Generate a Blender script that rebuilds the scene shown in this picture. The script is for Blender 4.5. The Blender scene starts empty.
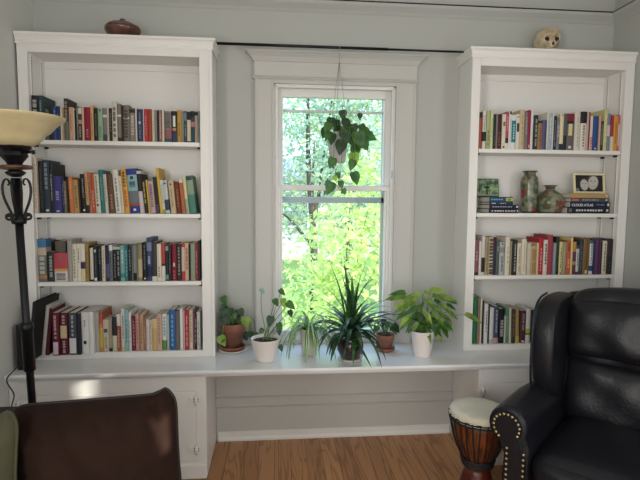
import bpy, math, random
from mathutils import Vector, Matrix
random.seed(7)
SC = bpy.context.scene
COL = SC.collection
PI = math.pi
R = math.radians

# ---------------------------------------------------------------- camera
CAM = Vector((0.0062, -2.671, 1.3394))
YAW, PIT, ROL, FPX = R(-5.203), R(-4.666), R(0.405), 488.07
FWD = Vector((-math.sin(YAW)*math.cos(PIT), math.cos(YAW)*math.cos(PIT), math.sin(PIT)))
_r0 = Vector((math.cos(YAW), math.sin(YAW), 0)); _u0 = _r0.cross(FWD)
RGT = _r0*math.cos(ROL) + _u0*math.sin(ROL)
UPV = -_r0*math.sin(ROL) + _u0*math.cos(ROL)
cd = bpy.data.cameras.new('camera'); cam = bpy.data.objects.new('camera', cd); COL.objects.link(cam)
cd.sensor_width = 36; cd.lens = 36*FPX/640; cd.clip_start = 0.05; cd.clip_end = 200
m = Matrix((RGT, UPV, -FWD)).transposed().to_4x4(); m.translation = CAM
cam.matrix_world = m
SC.camera = cam

def at(u, v, X=None, Y=None, Z=None):
    """the point of a plane of the room seen at a pixel of the 640x480 photograph"""
    d = FWD + RGT*((u-320)/FPX) - UPV*((v-240)/FPX)
    if Y is not None: t = (Y-CAM.y)/d.y
    elif Z is not None: t = (Z-CAM.z)/d.z
    else: t = (X-CAM.x)/d.x
    return CAM + d*t

# ---------------------------------------------------------------- materials
def lin(h):
    h = h.lstrip('#'); o = []
    for i in (0, 2, 4):
        c = int(h[i:i+2], 16)/255
        o.append(c/12.92 if c <= .04045 else ((c+.055)/1.055)**2.4)
    return (*o, 1)
def mat(name, col, rough=.5, noise=None, bump=0, bscale=80, metal=0, sheen=0, coat=0, spec=.5, stretch=(1,1,1)):
    mt = bpy.data.materials.new(name); mt.use_nodes = True
    nt = mt.node_tree; b = nt.nodes['Principled BSDF']
    c = lin(col) if isinstance(col, str) else col
    b.inputs['Base Color'].default_value = c; b.inputs['Roughness'].default_value = rough
    b.inputs['Metallic'].default_value = metal; b.inputs['Specular IOR Level'].default_value = spec
    if sheen: b.inputs['Sheen Weight'].default_value = sheen; b.inputs['Sheen Roughness'].default_value = .4
    if coat: b.inputs['Coat Weight'].default_value = coat; b.inputs['Coat Roughness'].default_value = .12
    if noise or bump:
        tc = nt.nodes.new('ShaderNodeTexCoord'); mp = nt.nodes.new('ShaderNodeMapping')
        mp.inputs['Scale'].default_value = stretch
        nt.links.new(tc.outputs['Object'], mp.inputs['Vector'])
    if noise:                                   # (second colour, scale, low, high)
        c2, sc_, lo, hi = noise
        n = nt.nodes.new('ShaderNodeTexNoise'); n.inputs['Scale'].default_value = sc_; n.inputs['Detail'].default_value = 5
        nt.links.new(mp.outputs['Vector'], n.inputs['Vector'])
        r = nt.nodes.new('ShaderNodeValToRGB'); r.color_ramp.elements[0].position = lo; r.color_ramp.elements[1].position = hi
        r.color_ramp.elements[0].color = c; r.color_ramp.elements[1].color = lin(c2)
        nt.links.new(n.outputs['Fac'], r.inputs['Fac']); nt.links.new(r.outputs['Color'], b.inputs['Base Color'])
    if bump:
        n2 = nt.nodes.new('ShaderNodeTexNoise'); n2.inputs['Scale'].default_value = bscale; n2.inputs['Detail'].default_value = 4
        nt.links.new(mp.outputs['Vector'], n2.inputs['Vector'])
        bp = nt.nodes.new('ShaderNodeBump'); bp.inputs['Strength'].default_value = bump; bp.inputs['Distance'].default_value = .01
        nt.links.new(n2.outputs['Fac'], bp.inputs['Height']); nt.links.new(bp.outputs['Normal'], b.inputs['Normal'])
    return mt
def leafmat(name, c1, c2, sc_=30, trans=.35, rough=.4):
    mt = bpy.data.materials.new(name); mt.use_nodes = True
    nt = mt.node_tree; b = nt.nodes['Principled BSDF']; out = nt.nodes['Material Output']
    tc = nt.nodes.new('ShaderNodeTexCoord'); n = nt.nodes.new('ShaderNodeTexNoise')
    n.inputs['Scale'].default_value = sc_; n.inputs['Detail'].default_value = 2
    nt.links.new(tc.outputs['Object'], n.inputs['Vector'])
    r = nt.nodes.new('ShaderNodeValToRGB'); r.color_ramp.elements[0].position = .38; r.color_ramp.elements[1].position = .62
    r.color_ramp.elements[0].color = lin(c1); r.color_ramp.elements[1].color = lin(c2)
    nt.links.new(n.outputs['Fac'], r.inputs['Fac']); nt.links.new(r.outputs['Color'], b.inputs['Base Color'])
    b.inputs['Roughness'].default_value = rough
    t = nt.nodes.new('ShaderNodeBsdfTranslucent'); nt.links.new(r.outputs['Color'], t.inputs['Color'])
    mx = nt.nodes.new('ShaderNodeMixShader'); mx.inputs['Fac'].default_value = trans
    nt.links.new(b.outputs['BSDF'], mx.inputs[1]); nt.links.new(t.outputs['BSDF'], mx.inputs[2])
    nt.links.new(mx.outputs['Shader'], out.inputs['Surface'])
    return mt
def glassmat():
    mt = bpy.data.materials.new('window_glass'); mt.use_nodes = True
    nt = mt.node_tree; nt.nodes.clear()
    out = nt.nodes.new('ShaderNodeOutputMaterial'); t = nt.nodes.new('ShaderNodeBsdfTransparent'); g = nt.nodes.new('ShaderNodeBsdfGlossy')
    g.inputs['Roughness'].default_value = .02; t.inputs['Color'].default_value = (.93, .96, .95, 1)
    f = nt.nodes.new('ShaderNodeFresnel'); f.inputs['IOR'].default_value = 1.35
    mx = nt.nodes.new('ShaderNodeMixShader')
    nt.links.new(f.outputs['Fac'], mx.inputs['Fac']); nt.links.new(t.outputs[0], mx.inputs[1]); nt.links.new(g.outputs[0], mx.inputs[2])
    nt.links.new(mx.outputs[0], out.inputs['Surface'])
    return mt
def floormat():
    mt = bpy.data.materials.new('oak_floor'); mt.use_nodes = True
    nt = mt.node_tree; b = nt.nodes['Principled BSDF']; L = nt.links.new
    tc = nt.nodes.new('ShaderNodeTexCoord')
    mp = nt.nodes.new('ShaderNodeMapping'); mp.inputs['Rotation'].default_value = (0, 0, PI/2); L(tc.outputs['Object'], mp.inputs['Vector'])
    br = nt.nodes.new('ShaderNodeTexBrick'); br.inputs['Scale'].default_value = 1
    br.inputs['Brick Width'].default_value = 1.3; br.inputs['Row Height'].default_value = .083; br.inputs['Mortar Size'].default_value = .0012
    br.inputs['Color1'].default_value = lin('bb8b5e'); br.inputs['Color2'].default_value = lin('a3744b'); br.inputs['Mortar'].default_value = lin('5f3f28')
    br.offset = .37
    L(mp.outputs['Vector'], br.inputs['Vector'])
    m2 = nt.nodes.new('ShaderNodeMapping'); m2.inputs['Scale'].default_value = (9, .8, 1); L(tc.outputs['Object'], m2.inputs['Vector'])
    b2 = nt.nodes.new('ShaderNodeTexBrick'); b2.inputs['Scale'].default_value = 1; b2.offset = .37
    b2.inputs['Brick Width'].default_value = 1.3; b2.inputs['Row Height'].default_value = .083; b2.inputs['Mortar Size'].default_value = 0
    b2.inputs['Color1'].default_value = (0, 0, 0, 1); b2.inputs['Color2'].default_value = (1, 1, 1, 1); L(mp.outputs['Vector'], b2.inputs['Vector'])
    wm = nt.nodes.new('ShaderNodeMath'); wm.operation = 'MULTIPLY'; wm.inputs[1].default_value = 23; L(b2.outputs['Color'], wm.inputs[0])
    w = nt.nodes.new('ShaderNodeTexNoise'); w.noise_dimensions = '4D'; w.inputs['Scale'].default_value = 1.5; w.inputs['Detail'].default_value = 2; w.inputs['Distortion'].default_value = .5
    L(m2.outputs['Vector'], w.inputs['Vector']); L(wm.outputs[0], w.inputs['W'])
    ws = nt.nodes.new('ShaderNodeMath'); ws.operation = 'MULTIPLY'; ws.inputs[1].default_value = 48; L(w.outputs['Fac'], ws.inputs[0])
    si = nt.nodes.new('ShaderNodeMath'); si.operation = 'SINE'; L(ws.outputs[0], si.inputs[0])
    rp = nt.nodes.new('ShaderNodeValToRGB'); rp.color_ramp.elements[0].position = .3; rp.color_ramp.elements[1].position = 1.0
    rp.color_ramp.elements[0].color = (1.05, 1.05, 1.05, 1); rp.color_ramp.elements[1].color = (.62, .55, .48, 1); L(si.outputs[0], rp.inputs['Fac'])
    mx = nt.nodes.new('ShaderNodeMix'); mx.data_type = 'RGBA'; mx.blend_type = 'MULTIPLY'; mx.inputs[0].default_value = .8
    L(br.outputs['Color'], mx.inputs[6]); L(rp.outputs['Color'], mx.inputs[7]); L(mx.outputs[2], b.inputs['Base Color'])
    b.inputs['Roughness'].default_value = .38
    return mt
MM = {}
def hexmat(h, rough=.55):
    k = (h, rough)
    c_ = [int(h[i:i+2], 16) for i in (0, 2, 4)]; g_ = .3*c_[0]+.59*c_[1]+.11*c_[2]
    hd = ''.join('%02x' % round((v*.85+g_*.15)*.93) for v in c_)
    if k not in MM:
        MM[k] = mat('print_' + h, hd, rough, spec=.3)
    return MM[k]
WHITE = mat('white_paint', 'e6e5e2', .38, bump=.04, bscale=25)
TRIMW = mat('shade_greyed_trim', 'c0c0bc', .4, bump=.04, bscale=25)  # white trim greyed, the backlit window wall's shade put into the colour
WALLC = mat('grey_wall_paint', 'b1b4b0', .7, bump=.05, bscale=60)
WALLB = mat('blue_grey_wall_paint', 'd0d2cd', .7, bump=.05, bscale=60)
COUNTER = mat('glossy_white_paint', 'e4e6e8', .16, bump=.03, bscale=12)
CEIL = mat('ceiling_paint', 'e8e8e4', .8)
BLACK = mat('black_metal', '17161a', .4, metal=.3)
SLOT = mat('dark_slot', '3a3835', .8)
STEEL = mat('pale_metal', 'c9c8c4', .35, metal=.6)
PAGES = mat('page_edges', 'd9cfba', .8, noise=('c3b599', 90, .35, .65), stretch=(30, 30, 1))
PAGEW = mat('white_page_edges', 'e3dfd6', .8, noise=('cfc9bb', 90, .35, .65), stretch=(30, 30, 1))
GLASS = glassmat()
FLOOR = floormat()

# ---------------------------------------------------------------- mesh builder
class MB:
    def __init__(s): s.v = []; s.f = []; s.m = []; s.sm = []; s.mats = []
    def mi(s, mt):
        if mt not in s.mats: s.mats.append(mt)
        return s.mats.index(mt)
    def add(s, vs, fs, mt, smooth=False):
        o = len(s.v); s.v += [tuple(p) for p in vs]; k = s.mi(mt)
        for f in fs: s.f.append(tuple(i+o for i in f)); s.m.append(k); s.sm.append(smooth)
        return s
    def box(s, x0, x1, y0, y1, z0, z1, mt, M=None):
        vs = [Vector((x, y, z)) for z in (z0, z1) for x, y in ((x0, y0), (x1, y0), (x1, y1), (x0, y1))]
        if M: vs = [M @ p for p in vs]
        return s.add(vs, [(3,2,1,0), (4,5,6,7), (0,1,5,4), (1,2,6,5), (2,3,7,6), (3,0,4,7)], mt)
    def prism(s, poly, a0, a1, mt, axis='y', smooth=False, M=None):
        n = len(poly); vs = []
        for a in (a0, a1):
            for p, q in poly:
                vs.append(Vector({'y': (p, a, q), 'x': (a, p, q), 'z': (p, q, a)}[axis]))
        if M: vs = [M @ p for p in vs]
        s.add(vs, [tuple(range(n)), tuple(range(2*n-1, n-1, -1))], mt)
        o = len(s.v)-2*n; k = s.mi(mt)
        for i in range(n):
            j = (i+1) % n
            s.f.append((o+i, o+n+i, o+n+j, o+j)); s.m.append(k); s.sm.append(smooth)
        return s
    def lathe(s, prof, c, mt, n=28, smooth=True, M=None, fn=None, cap0=True, cap1=True):
        vs = []; fs = []
        for i, (r, z) in enumerate(prof):
            for k in range(n):
                a = 2*PI*k/n; rr = r*(fn(a, i/(len(prof)-1)) if fn else 1)
                p = Vector((rr*math.cos(a), rr*math.sin(a), z)); p = M @ p if M else p
                vs.append(p + Vector(c))
        for i in range(len(prof)-1):
            for k in range(n):
                fs.append((i*n+k, i*n+(k+1) % n, (i+1)*n+(k+1) % n, (i+1)*n+k))
        if cap0 and prof[0][0] > 1e-5: fs.append(tuple(range(n-1, -1, -1)))
        if cap1 and prof[-1][0] > 1e-5: fs.append(tuple((len(prof)-1)*n+k for k in range(n)))
        return s.add(vs, fs, mt, smooth)
    def tube(s, pts, rad, mt, n=8, caps=True, smooth=True, closed=False):
        pts = [Vector(p) for p in pts]; N = len(pts)
        rs = rad if isinstance(rad, (list, tuple)) else [rad]*N
        vs = []; fs = []; prev = None
        for i, p in enumerate(pts):
            if closed: t = pts[(i+1) % N]-pts[i-1]
            else: t = pts[min(i+1, N-1)]-pts[max(i-1, 0)]
            t = t.normalized() if t.length > 1e-9 else Vector((0, 0, 1))
            if prev is None:
                a = Vector((0, 0, 1)) if abs(t.z) < .9 else Vector((1, 0, 0))
                nx = t.cross(a).normalized()
            else:
                nx = (prev - t*prev.dot(t)); nx = nx.normalized() if nx.length > 1e-6 else t.orthogonal().normalized()
            prev = nx; ny = t.cross(nx)
            for k in range(n):
                a = 2*PI*k/n; vs.append(p + (nx*math.cos(a) + ny*math.sin(a))*rs[i])
        for i in range(N if closed else N-1):
            j = (i+1) % N
            for k in range(n):
                fs.append((i*n+k, i*n+(k+1) % n, j*n+(k+1) % n, j*n+k))
        if caps and not closed: fs.append(tuple(range(n-1, -1, -1))); fs.append(tuple((N-1)*n+k for k in range(n)))
        return s.add(vs, fs, mt, smooth)
    def grid(s, fn, nu, nv, mt, smooth=True, wrapu=False):
        vs = [fn(i/(nu-1 if not wrapu else nu), j/(nv-1)) for j in range(nv) for i in range(nu)]; fs = []
        for j in range(nv-1):
            for i in range(nu if wrapu else nu-1):
                k = (i+1) % nu
                fs.append((j*nu+i, j*nu+k, (j+1)*nu+k, (j+1)*nu+i))
        return s.add(vs, fs, mt, smooth)
    def molding(s, path, prof, mt, flip=1):
        """profile (out, z) carried along an open path in plan with mitred corners"""
        n = len(prof); P = [Vector((p[0], p[1])) for p in path]; vs = []
        for i, p in enumerate(P):
            def nrm(a, b): d = (b-a).normalized(); return Vector((d.y, -d.x))*flip
            if i == 0: mdir = nrm(P[0], P[1])
            elif i == len(P)-1: mdir = nrm(P[-2], P[-1])
            else:
                a = nrm(P[i-1], p); b = nrm(p, P[i+1]); mdir = (a+b)/(1+a.dot(b))
            for o, z in prof: q = p + mdir*o; vs.append((q.x, q.y, z))
        fs = []
        for i in range(len(P)-1):
            for k in range(n):
                j = (k+1) % n; fs.append((i*n+k, i*n+j, (i+1)*n+j, (i+1)*n+k))
        fs.append(tuple(range(n))); fs.append(tuple((len(P)-1)*n+k for k in range(n-1, -1, -1)))
        return s.add(vs, fs, mt)
    def build(s, name, parent=None, bevel=0, loc=None, subsurf=0):
        me = bpy.data.meshes.new(name)
        L = Vector(loc) if loc is not None else Vector((0, 0, 0))
        me.from_pydata([tuple(Vector(p)-L) for p in s.v], [], s.f)
        for mt in s.mats: me.materials.append(mt)
        me.polygons.foreach_set('material_index', s.m); me.polygons.foreach_set('use_smooth', s.sm)
        me.update()
        o = bpy.data.objects.new(name, me); COL.objects.link(o); o.location = L
        if parent is not None: o.parent = parent
        if bevel:
            b = o.modifiers.new('bevel', 'BEVEL'); b.width = bevel; b.segments = 2; b.limit_method = 'ANGLE'; b.angle_limit = R(50)
        if subsurf:
            b = o.modifiers.new('sub', 'SUBSURF'); b.levels = subsurf; b.render_levels = subsurf
        return o
def tag(o, label, cat, group=None):
    o['label'] = label; o['category'] = cat
    if group: o['group'] = group
    return o
def thing(name, loc, label, cat, group=None, rz=0):
    o = bpy.data.objects.new(name, None); COL.objects.link(o); o.location = loc; o.rotation_euler = (0, 0, rz)
    o.empty_display_size = .05
    return tag(o, label, cat, group)
def struct(o):
    o['kind'] = 'structure'; return o
def V(*a): return Vector(a)

# ---------------------------------------------------------------- measures (metres)
WL, WR = -1.218, 1.899           # side walls
F = -.189                        # face of the bookcases
XL0, XL1, XL2 = -1.2075, -1.163, -.3645
XR0, XR1, XR2, XR3 = 1.008, 1.0555, 1.848, 1.899
XL3 = at(213.6, 200, Y=F).x
ZC = .537                        # counter top
ZOL, ZOR = 2.030, 2.035          # opening tops of the bookcases
ZTL = (at(13, 30.5, Y=F-.016).z+at(214, 38, Y=F-.016).z)/2; ZTR = (at(471, 46.5, Y=F-.016).z+at(640, 51.5, Y=F-.016).z)/2
YCB, YCT = -.3725, -.403         # base cabinet front, counter front edge
XC, XD = -.324, 1.0205           # recess between the base cabinets
ZRAIL, ZCEIL = 2.385, 2.78
YREAR = -4.6
LSH = [1.619, 1.267, .928]; RSH = [1.6133, 1.278, .9455]   # shelf tops
# ---------------------------------------------------------------- the room
WX0, WX1 = at(273.5, 200, Y=0).x, at(394, 200, Y=0).x      # window opening
WZ1 = at(335, 85, Y=0).z; WZ0 = ZC
def holed_wall_back():
    b = MB(); T = .22
    for x0, x1, z0, z1 in ((WL-.1, WX0, 0, ZCEIL), (WX1, WR+.1, 0, ZCEIL), (WX0, WX1, WZ1, ZCEIL), (WX0, WX1, 0, WZ0)):
        b.box(x0, x1, 0, T, z0, z1, WALLC)
    return b.build('wall_back')
struct(holed_wall_back())
struct(MB().box(WL-.1, WL, YREAR, 0, 0, ZCEIL, WALLB).build('wall_left'))
SUND = Vector((-1, .42, -.30))
# right wall: two unseen slits added to throw sun patches on cushion and cabinet
def wall_right():
    b = MB(); holes = []
    for P_, hy, hz in ((at(180, 432, Y=-1.41), .022, .05), (at(92, 388, Y=YCB-.02), .022, .045)):
        k = (WR-P_.x)/-SUND.x; q = P_ - SUND*k; holes.append((q.y-hy, q.y+hy, q.z-hz, q.z+hz))
    ys = sorted({YREAR, 0, *[h[0] for h in holes], *[h[1] for h in holes]}); zs = sorted({0, ZCEIL, *[h[2] for h in holes], *[h[3] for h in holes]})
    for y0, y1 in zip(ys, ys[1:]):
        for z0, z1 in zip(zs, zs[1:]):
            if any(h[0] <= y0 and y1 <= h[1] and h[2] <= z0 and z1 <= h[3] for h in holes): continue
            b.box(WR, WR+.02, y0, y1, z0, z1, WALLC)
    return b.build('wall_right')
struct(wall_right())
struct(MB().box(WL-.1, WR+.1, YREAR-.1, YREAR, 0, ZCEIL, WALLC).build('wall_rear'))
struct(MB().box(WL-.1, WR+.1, YREAR-.1, .22, -.05, 0, FLOOR).build('floor'))
struct(MB().box(WL-.1, WR+.1, YREAR-.1, .22, ZCEIL, ZCEIL+.1, CEIL).build('ceiling'))
# picture rail with the dark gap above it
railp = [(0, ZRAIL-.055), (.003, ZRAIL-.055), (.012, ZRAIL-.04), (.034, ZRAIL-.018), (.04, ZRAIL-.004), (0, ZRAIL-.004)]
gapp = [(0, ZRAIL-.004), (.03, ZRAIL-.004), (.03, ZRAIL+.007), (0, ZRAIL+.007)]
capp = [(0, ZRAIL+.007), (.012, ZRAIL+.007), (.012, ZRAIL+.03), (0, ZRAIL+.034)]
p = MB(); path = [(WL, YREAR), (WL, 0), (WR, 0), (WR, YREAR)]
p.molding(path, railp, WALLC); p.molding(path, gapp, BLACK); p.molding(path, capp, WALLC)
struct(p.build('trim_1'))
# wainscot of the recess under the counter
w = MB(); zl = at(330, 399, Y=-.01).z
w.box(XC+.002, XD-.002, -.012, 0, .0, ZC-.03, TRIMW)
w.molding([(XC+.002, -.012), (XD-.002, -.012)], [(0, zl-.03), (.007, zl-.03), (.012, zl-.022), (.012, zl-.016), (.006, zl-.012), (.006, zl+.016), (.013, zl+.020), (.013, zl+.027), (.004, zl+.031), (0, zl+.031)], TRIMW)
struct(w.build('trim_2'))
bb = MB(); bb.molding([(XC+.012, -.0125), (XD-.012, -.0125)], [(0, 0), (.013, 0), (.013, .010), (.006, .022), (.006, .052), (0, .052)], WHITE)
struct(bb.build('baseboard_back'))
bb = MB(); bb.box(WL, WL+.018, -1.9, YCB-.01, 0, .13, WHITE); struct(bb.build('baseboard_left', bevel=.003))
bb = MB(); bb.box(WR-.018, WR, -2.4, YCB-.01, 0, .13, WHITE); struct(bb.build('baseboard_right', bevel=.003))

# ---------------------------------------------------------------- window
win = bpy.data.objects.new('window_1', None); COL.objects.link(win); win.location = ((WX0+WX1)/2, 0, ZC); struct(win)
WLOC = win.location
def wpart(b, name, parent=win, bevel=0):
    o = b.build(name, bevel=bevel, loc=WLOC); o.parent = parent; o.location = (0, 0, 0); return o
CX0, CX1 = at(254.8, 200, Y=-.02).x, at(414.2, 200, Y=-.02).x
HZ0, HZ1 = at(337, 79.5, Y=-.03).z, at(337, 51.5, Y=-.066).z
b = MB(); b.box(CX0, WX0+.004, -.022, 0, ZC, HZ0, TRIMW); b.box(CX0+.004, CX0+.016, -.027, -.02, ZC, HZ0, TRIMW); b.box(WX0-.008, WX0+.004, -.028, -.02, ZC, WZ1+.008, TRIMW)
wpart(b, 'side_casing', bevel=.003)
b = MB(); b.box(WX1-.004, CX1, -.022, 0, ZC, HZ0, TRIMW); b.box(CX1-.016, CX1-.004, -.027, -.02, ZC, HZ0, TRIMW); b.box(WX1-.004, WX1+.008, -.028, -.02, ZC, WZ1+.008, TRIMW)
wpart(b, 'side_casing', bevel=.003)
b = MB()
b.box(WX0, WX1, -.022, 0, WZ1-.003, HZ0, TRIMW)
hz = HZ0; top = HZ1
prof = [(0, hz-.006), (.028, hz-.006), (.034, hz), (.028, hz+.008), (.022, hz+.012), (.022, top-.050), (.027, top-.048), (.030, top-.042), (.040, top-.026), (.058, top-.010), (.066, top-.008), (.066, top), (0, top)]
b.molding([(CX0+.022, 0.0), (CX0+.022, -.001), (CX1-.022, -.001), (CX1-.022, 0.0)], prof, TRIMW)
wpart(b, 'head_casing')
b = MB()
b.box(WX0, WX0+.012, -.002, .21, ZC, WZ1, WHITE); b.box(WX1-.012, WX1, -.002, .21, ZC, WZ1, WHITE); b.box(WX0, WX1, -.002, .21, WZ1-.012, WZ1, WHITE)
for xs in (WX0+.012, WX1-.022): b.box(xs, xs+.010, -.004, .010, ZC, WZ1, WHITE)
b.box(WX0, WX1, -.004, .010, WZ1-.02, WZ1-.01, WHITE)
b.box(WX0, WX1, .0, .215, ZC-.01, ZC+.012, WHITE)
wpart(b, 'jamb', bevel=.002)
ZM0, ZM1 = at(335, 190.6, Y=.02).z, at(335, 186.2, Y=.02).z
def sash(name, y0, y1, z0, z1, st, rb, rt, bead):
    b = MB(); x0, x1 = WX0+.012, WX1-.012
    b.box(x0, x0+st, y0, y1, z0, z1, WHITE); b.box(x1-st, x1, y0, y1, z0, z1, WHITE)
    b.box(x0+st, x1-st, y0, y1, z0, z0+rb, WHITE); b.box(x0+st, x1-st, y0, y1, z1-rt, z1, WHITE)
    for a0, a1 in ((x0+st, x0+st+bead), (x1-st-bead, x1-st)): b.box(a0, a1, y0+.006, y1, z0+rb, z1-rt, WHITE)
    o = wpart(b, name, bevel=.0025)
    g = MB(); ym = (y0+y1)/2+.004
    g.add([(x0+st, ym, z0+rb), (x1-st, ym, z0+rb), (x1-st, ym, z1-rt), (x0+st, ym, z1-rt)], [(0, 1, 2, 3)], GLASS)
    wpart(g, 'pane', o)
    return o
zb = at(300, 330, Y=.02).z
lo = sash('lower_sash', .012, .046, ZC+.013, ZM1, .026, zb-ZC-.013, ZM1-ZM0, .010)
up = sash('upper_sash', .052, .086, ZM0, WZ1-.012, .032, .03, WZ1-.012-at(335, 98, Y=.052).z, .008)
b = MB(); zz = at(388, 175, Y=.02).z; b.tube([(WX1-.016, -.002, zz+.02), (WX1-.016, -.008, zz), (WX1-.016, -.002, zz-.02)], .004, STEEL); wpart(b, 'sash_catch')
STORM = mat('storm_frame_paint', 'aab6bd', .4)
b = MB(); ys, ye = .135, .16
za, zbm = at(335, 113, Y=ys).z, at(335, 110.6, Y=ys).z
zc, zd = at(335, 203, Y=ys).z, at(335, 197, Y=ys).z
b.box(WX0+.012, WX1-.012, ys, ye, za, zbm, WHITE); b.box(WX0+.012, WX1-.012, ys, ye, zc, zd, STORM)
b.box(WX0+.012, WX0+.034, ys, ye, ZC+.012, WZ1-.012, WHITE); b.box(WX1-.045, WX1-.012, ys, ye, ZC+.012, WZ1-.012, mat('sunlit_storm_stile', 'd8d3b8', .5))  # right stile's yellow is sunlight put into the colour
b.box(WX0+.034, WX1-.045, ys, ye, ZC+.012, ZC+.04, STORM)
wpart(b, 'storm_frame', bevel=.002)

# ---------------------------------------------------------------- counter and base cabinets
b = MB()
prof = [(.0, ZC-.034), (.012, ZC-.034), (.016, ZC-.024), (.03, ZC-.02), (.034, ZC-.012), (.034, ZC-.005), (.030, ZC), (-.37+.006, ZC), (-.37+.006, ZC-.034)]
b.molding([(WL+.001, YCT+.034), (WR-.001, YCT+.034)], prof, COUNTER)
cnt = b.build('window_bench_counter'); tag(cnt, 'long glossy white window bench counter carrying the potted plants and both bookcases', 'counter')
def hinge(parent, x, z):
    b = MB()
    k = 1.55
    for s in (-1, 1):
        poly = [(x+s*.001*k, z-.011*k), (x+s*.007*k, z-.013*k), (x+s*.012*k, z-.006*k), (x+s*.018*k, z-.010*k), (x+s*.022*k, z-.004*k), (x+s*.022*k, z+.004*k), (x+s*.018*k, z+.010*k), (x+s*.012*k, z+.006*k), (x+s*.007*k, z+.013*k), (x+s*.001*k, z+.011*k)]
        b.prism(poly, YCB-.0045, YCB-.0105, WHITE)
        for zz in (-.006, .006): b.lathe([(.003, 0), (.002, .002), (0, .002)], (x+s*.010, YCB-.0105, z+zz), SLOT, 8, M=Matrix.Rotation(R(90), 3, 'X'))
    b.tube([(x, YCB-.0095, z-.025), (x, YCB-.0095, z+.025)], .0048, WHITE)
    o = b.build('hinge', loc=parent_loc(parent)); o.parent = parent; o.location = (0, 0, 0)
def parent_loc(o):
    l = Vector(o.location)
    while o.parent is not None: o = o.parent; l += Vector(o.location)
    return l
def part(b, name, parent, bevel=0, subsurf=0):
    o = b.build(name, bevel=bevel, loc=parent_loc(parent), subsurf=subsurf); o.parent = parent; o.location = (0, 0, 0); return o
def base_cabinet(x0, x1, doors, label, openside):
    t = thing('base_cabinet', ((x0+x1)/2, YCB, 0), label, 'cabinet')
    b = MB(); zt = ZC-.036
    b.box(x0, x0+.018, YCB+.018, -.001, 0, zt, WHITE); b.box(x1-.018, x1, YCB+.018, -.001, 0, zt, WHITE)
    b.box(x0+.018, x1-.018, YCB+.018, -.001, .06, .075, WHITE); b.box(x0+.018, x1-.018, -.012, -.001, .075, zt, WHITE)
    part(b, 'body', t)
    b = MB(); zd0, zd1 = .085, zt-.072
    b.box(x0, x1, YCB, YCB+.018, zd1+.001, zt, WHITE); b.box(x0, x1, YCB, YCB+.018, 0, zd0-.001, WHITE)
    edges = [x0] + [e for d in doors for e in d] + [x1]
    for a, c in zip(edges[::2], edges[1::2]): b.box(a, c, YCB, YCB+.018, zd0-.001, zd1+.001, WHITE)
    part(b, 'face_frame', t, bevel=.0015)
    b = MB(); b.box(x0, x1, YCB-.012, YCB, 0, .07, WHITE); part(b, 'plinth', t, bevel=.004)
    for k, (a, c) in enumerate(doors):
        b = MB(); b.box(a+.0008, c-.0008, YCB-.004, YCB+.012, zd0, zd1, WHITE)
        d = part(b, 'door', t, bevel=.003)
        hx = a if (k == 0) else c
        for hzz in (zd1-.04, zd0+.06): hinge(d, hx, hzz)
        b = MB(); kx = c-.04 if k == 0 else a+.04
        b.lathe([(.004, 0), (.005, .012), (.012, .018), (.011, .026), (0, .028)], (kx, YCB-.004, (zd0+zd1)/2), WHITE, 16, M=Matrix.Rotation(R(90), 3, 'X'))
        kn = part(b, 'knob', d)
    return t
hx = at(196, 402, Y=YCB-.005).x; h2 = at(19, 409, Y=YCB-.005).x
base_cabinet(WL+.002, XC, [(h2, (h2+hx)/2), ((h2+hx)/2, hx)], 'white built-in base cabinet under the left bookcase, butterfly hinges near the recess', 'r')
hx = at(483, 391, Y=YCB-.005).x
base_cabinet(XD, WR-.002, [(hx, (hx+WR-.06)/2), ((hx+WR-.06)/2, WR-.06)], 'white built-in base cabinet under the right bookcase, behind the drum and armchair', 'l')

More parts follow.
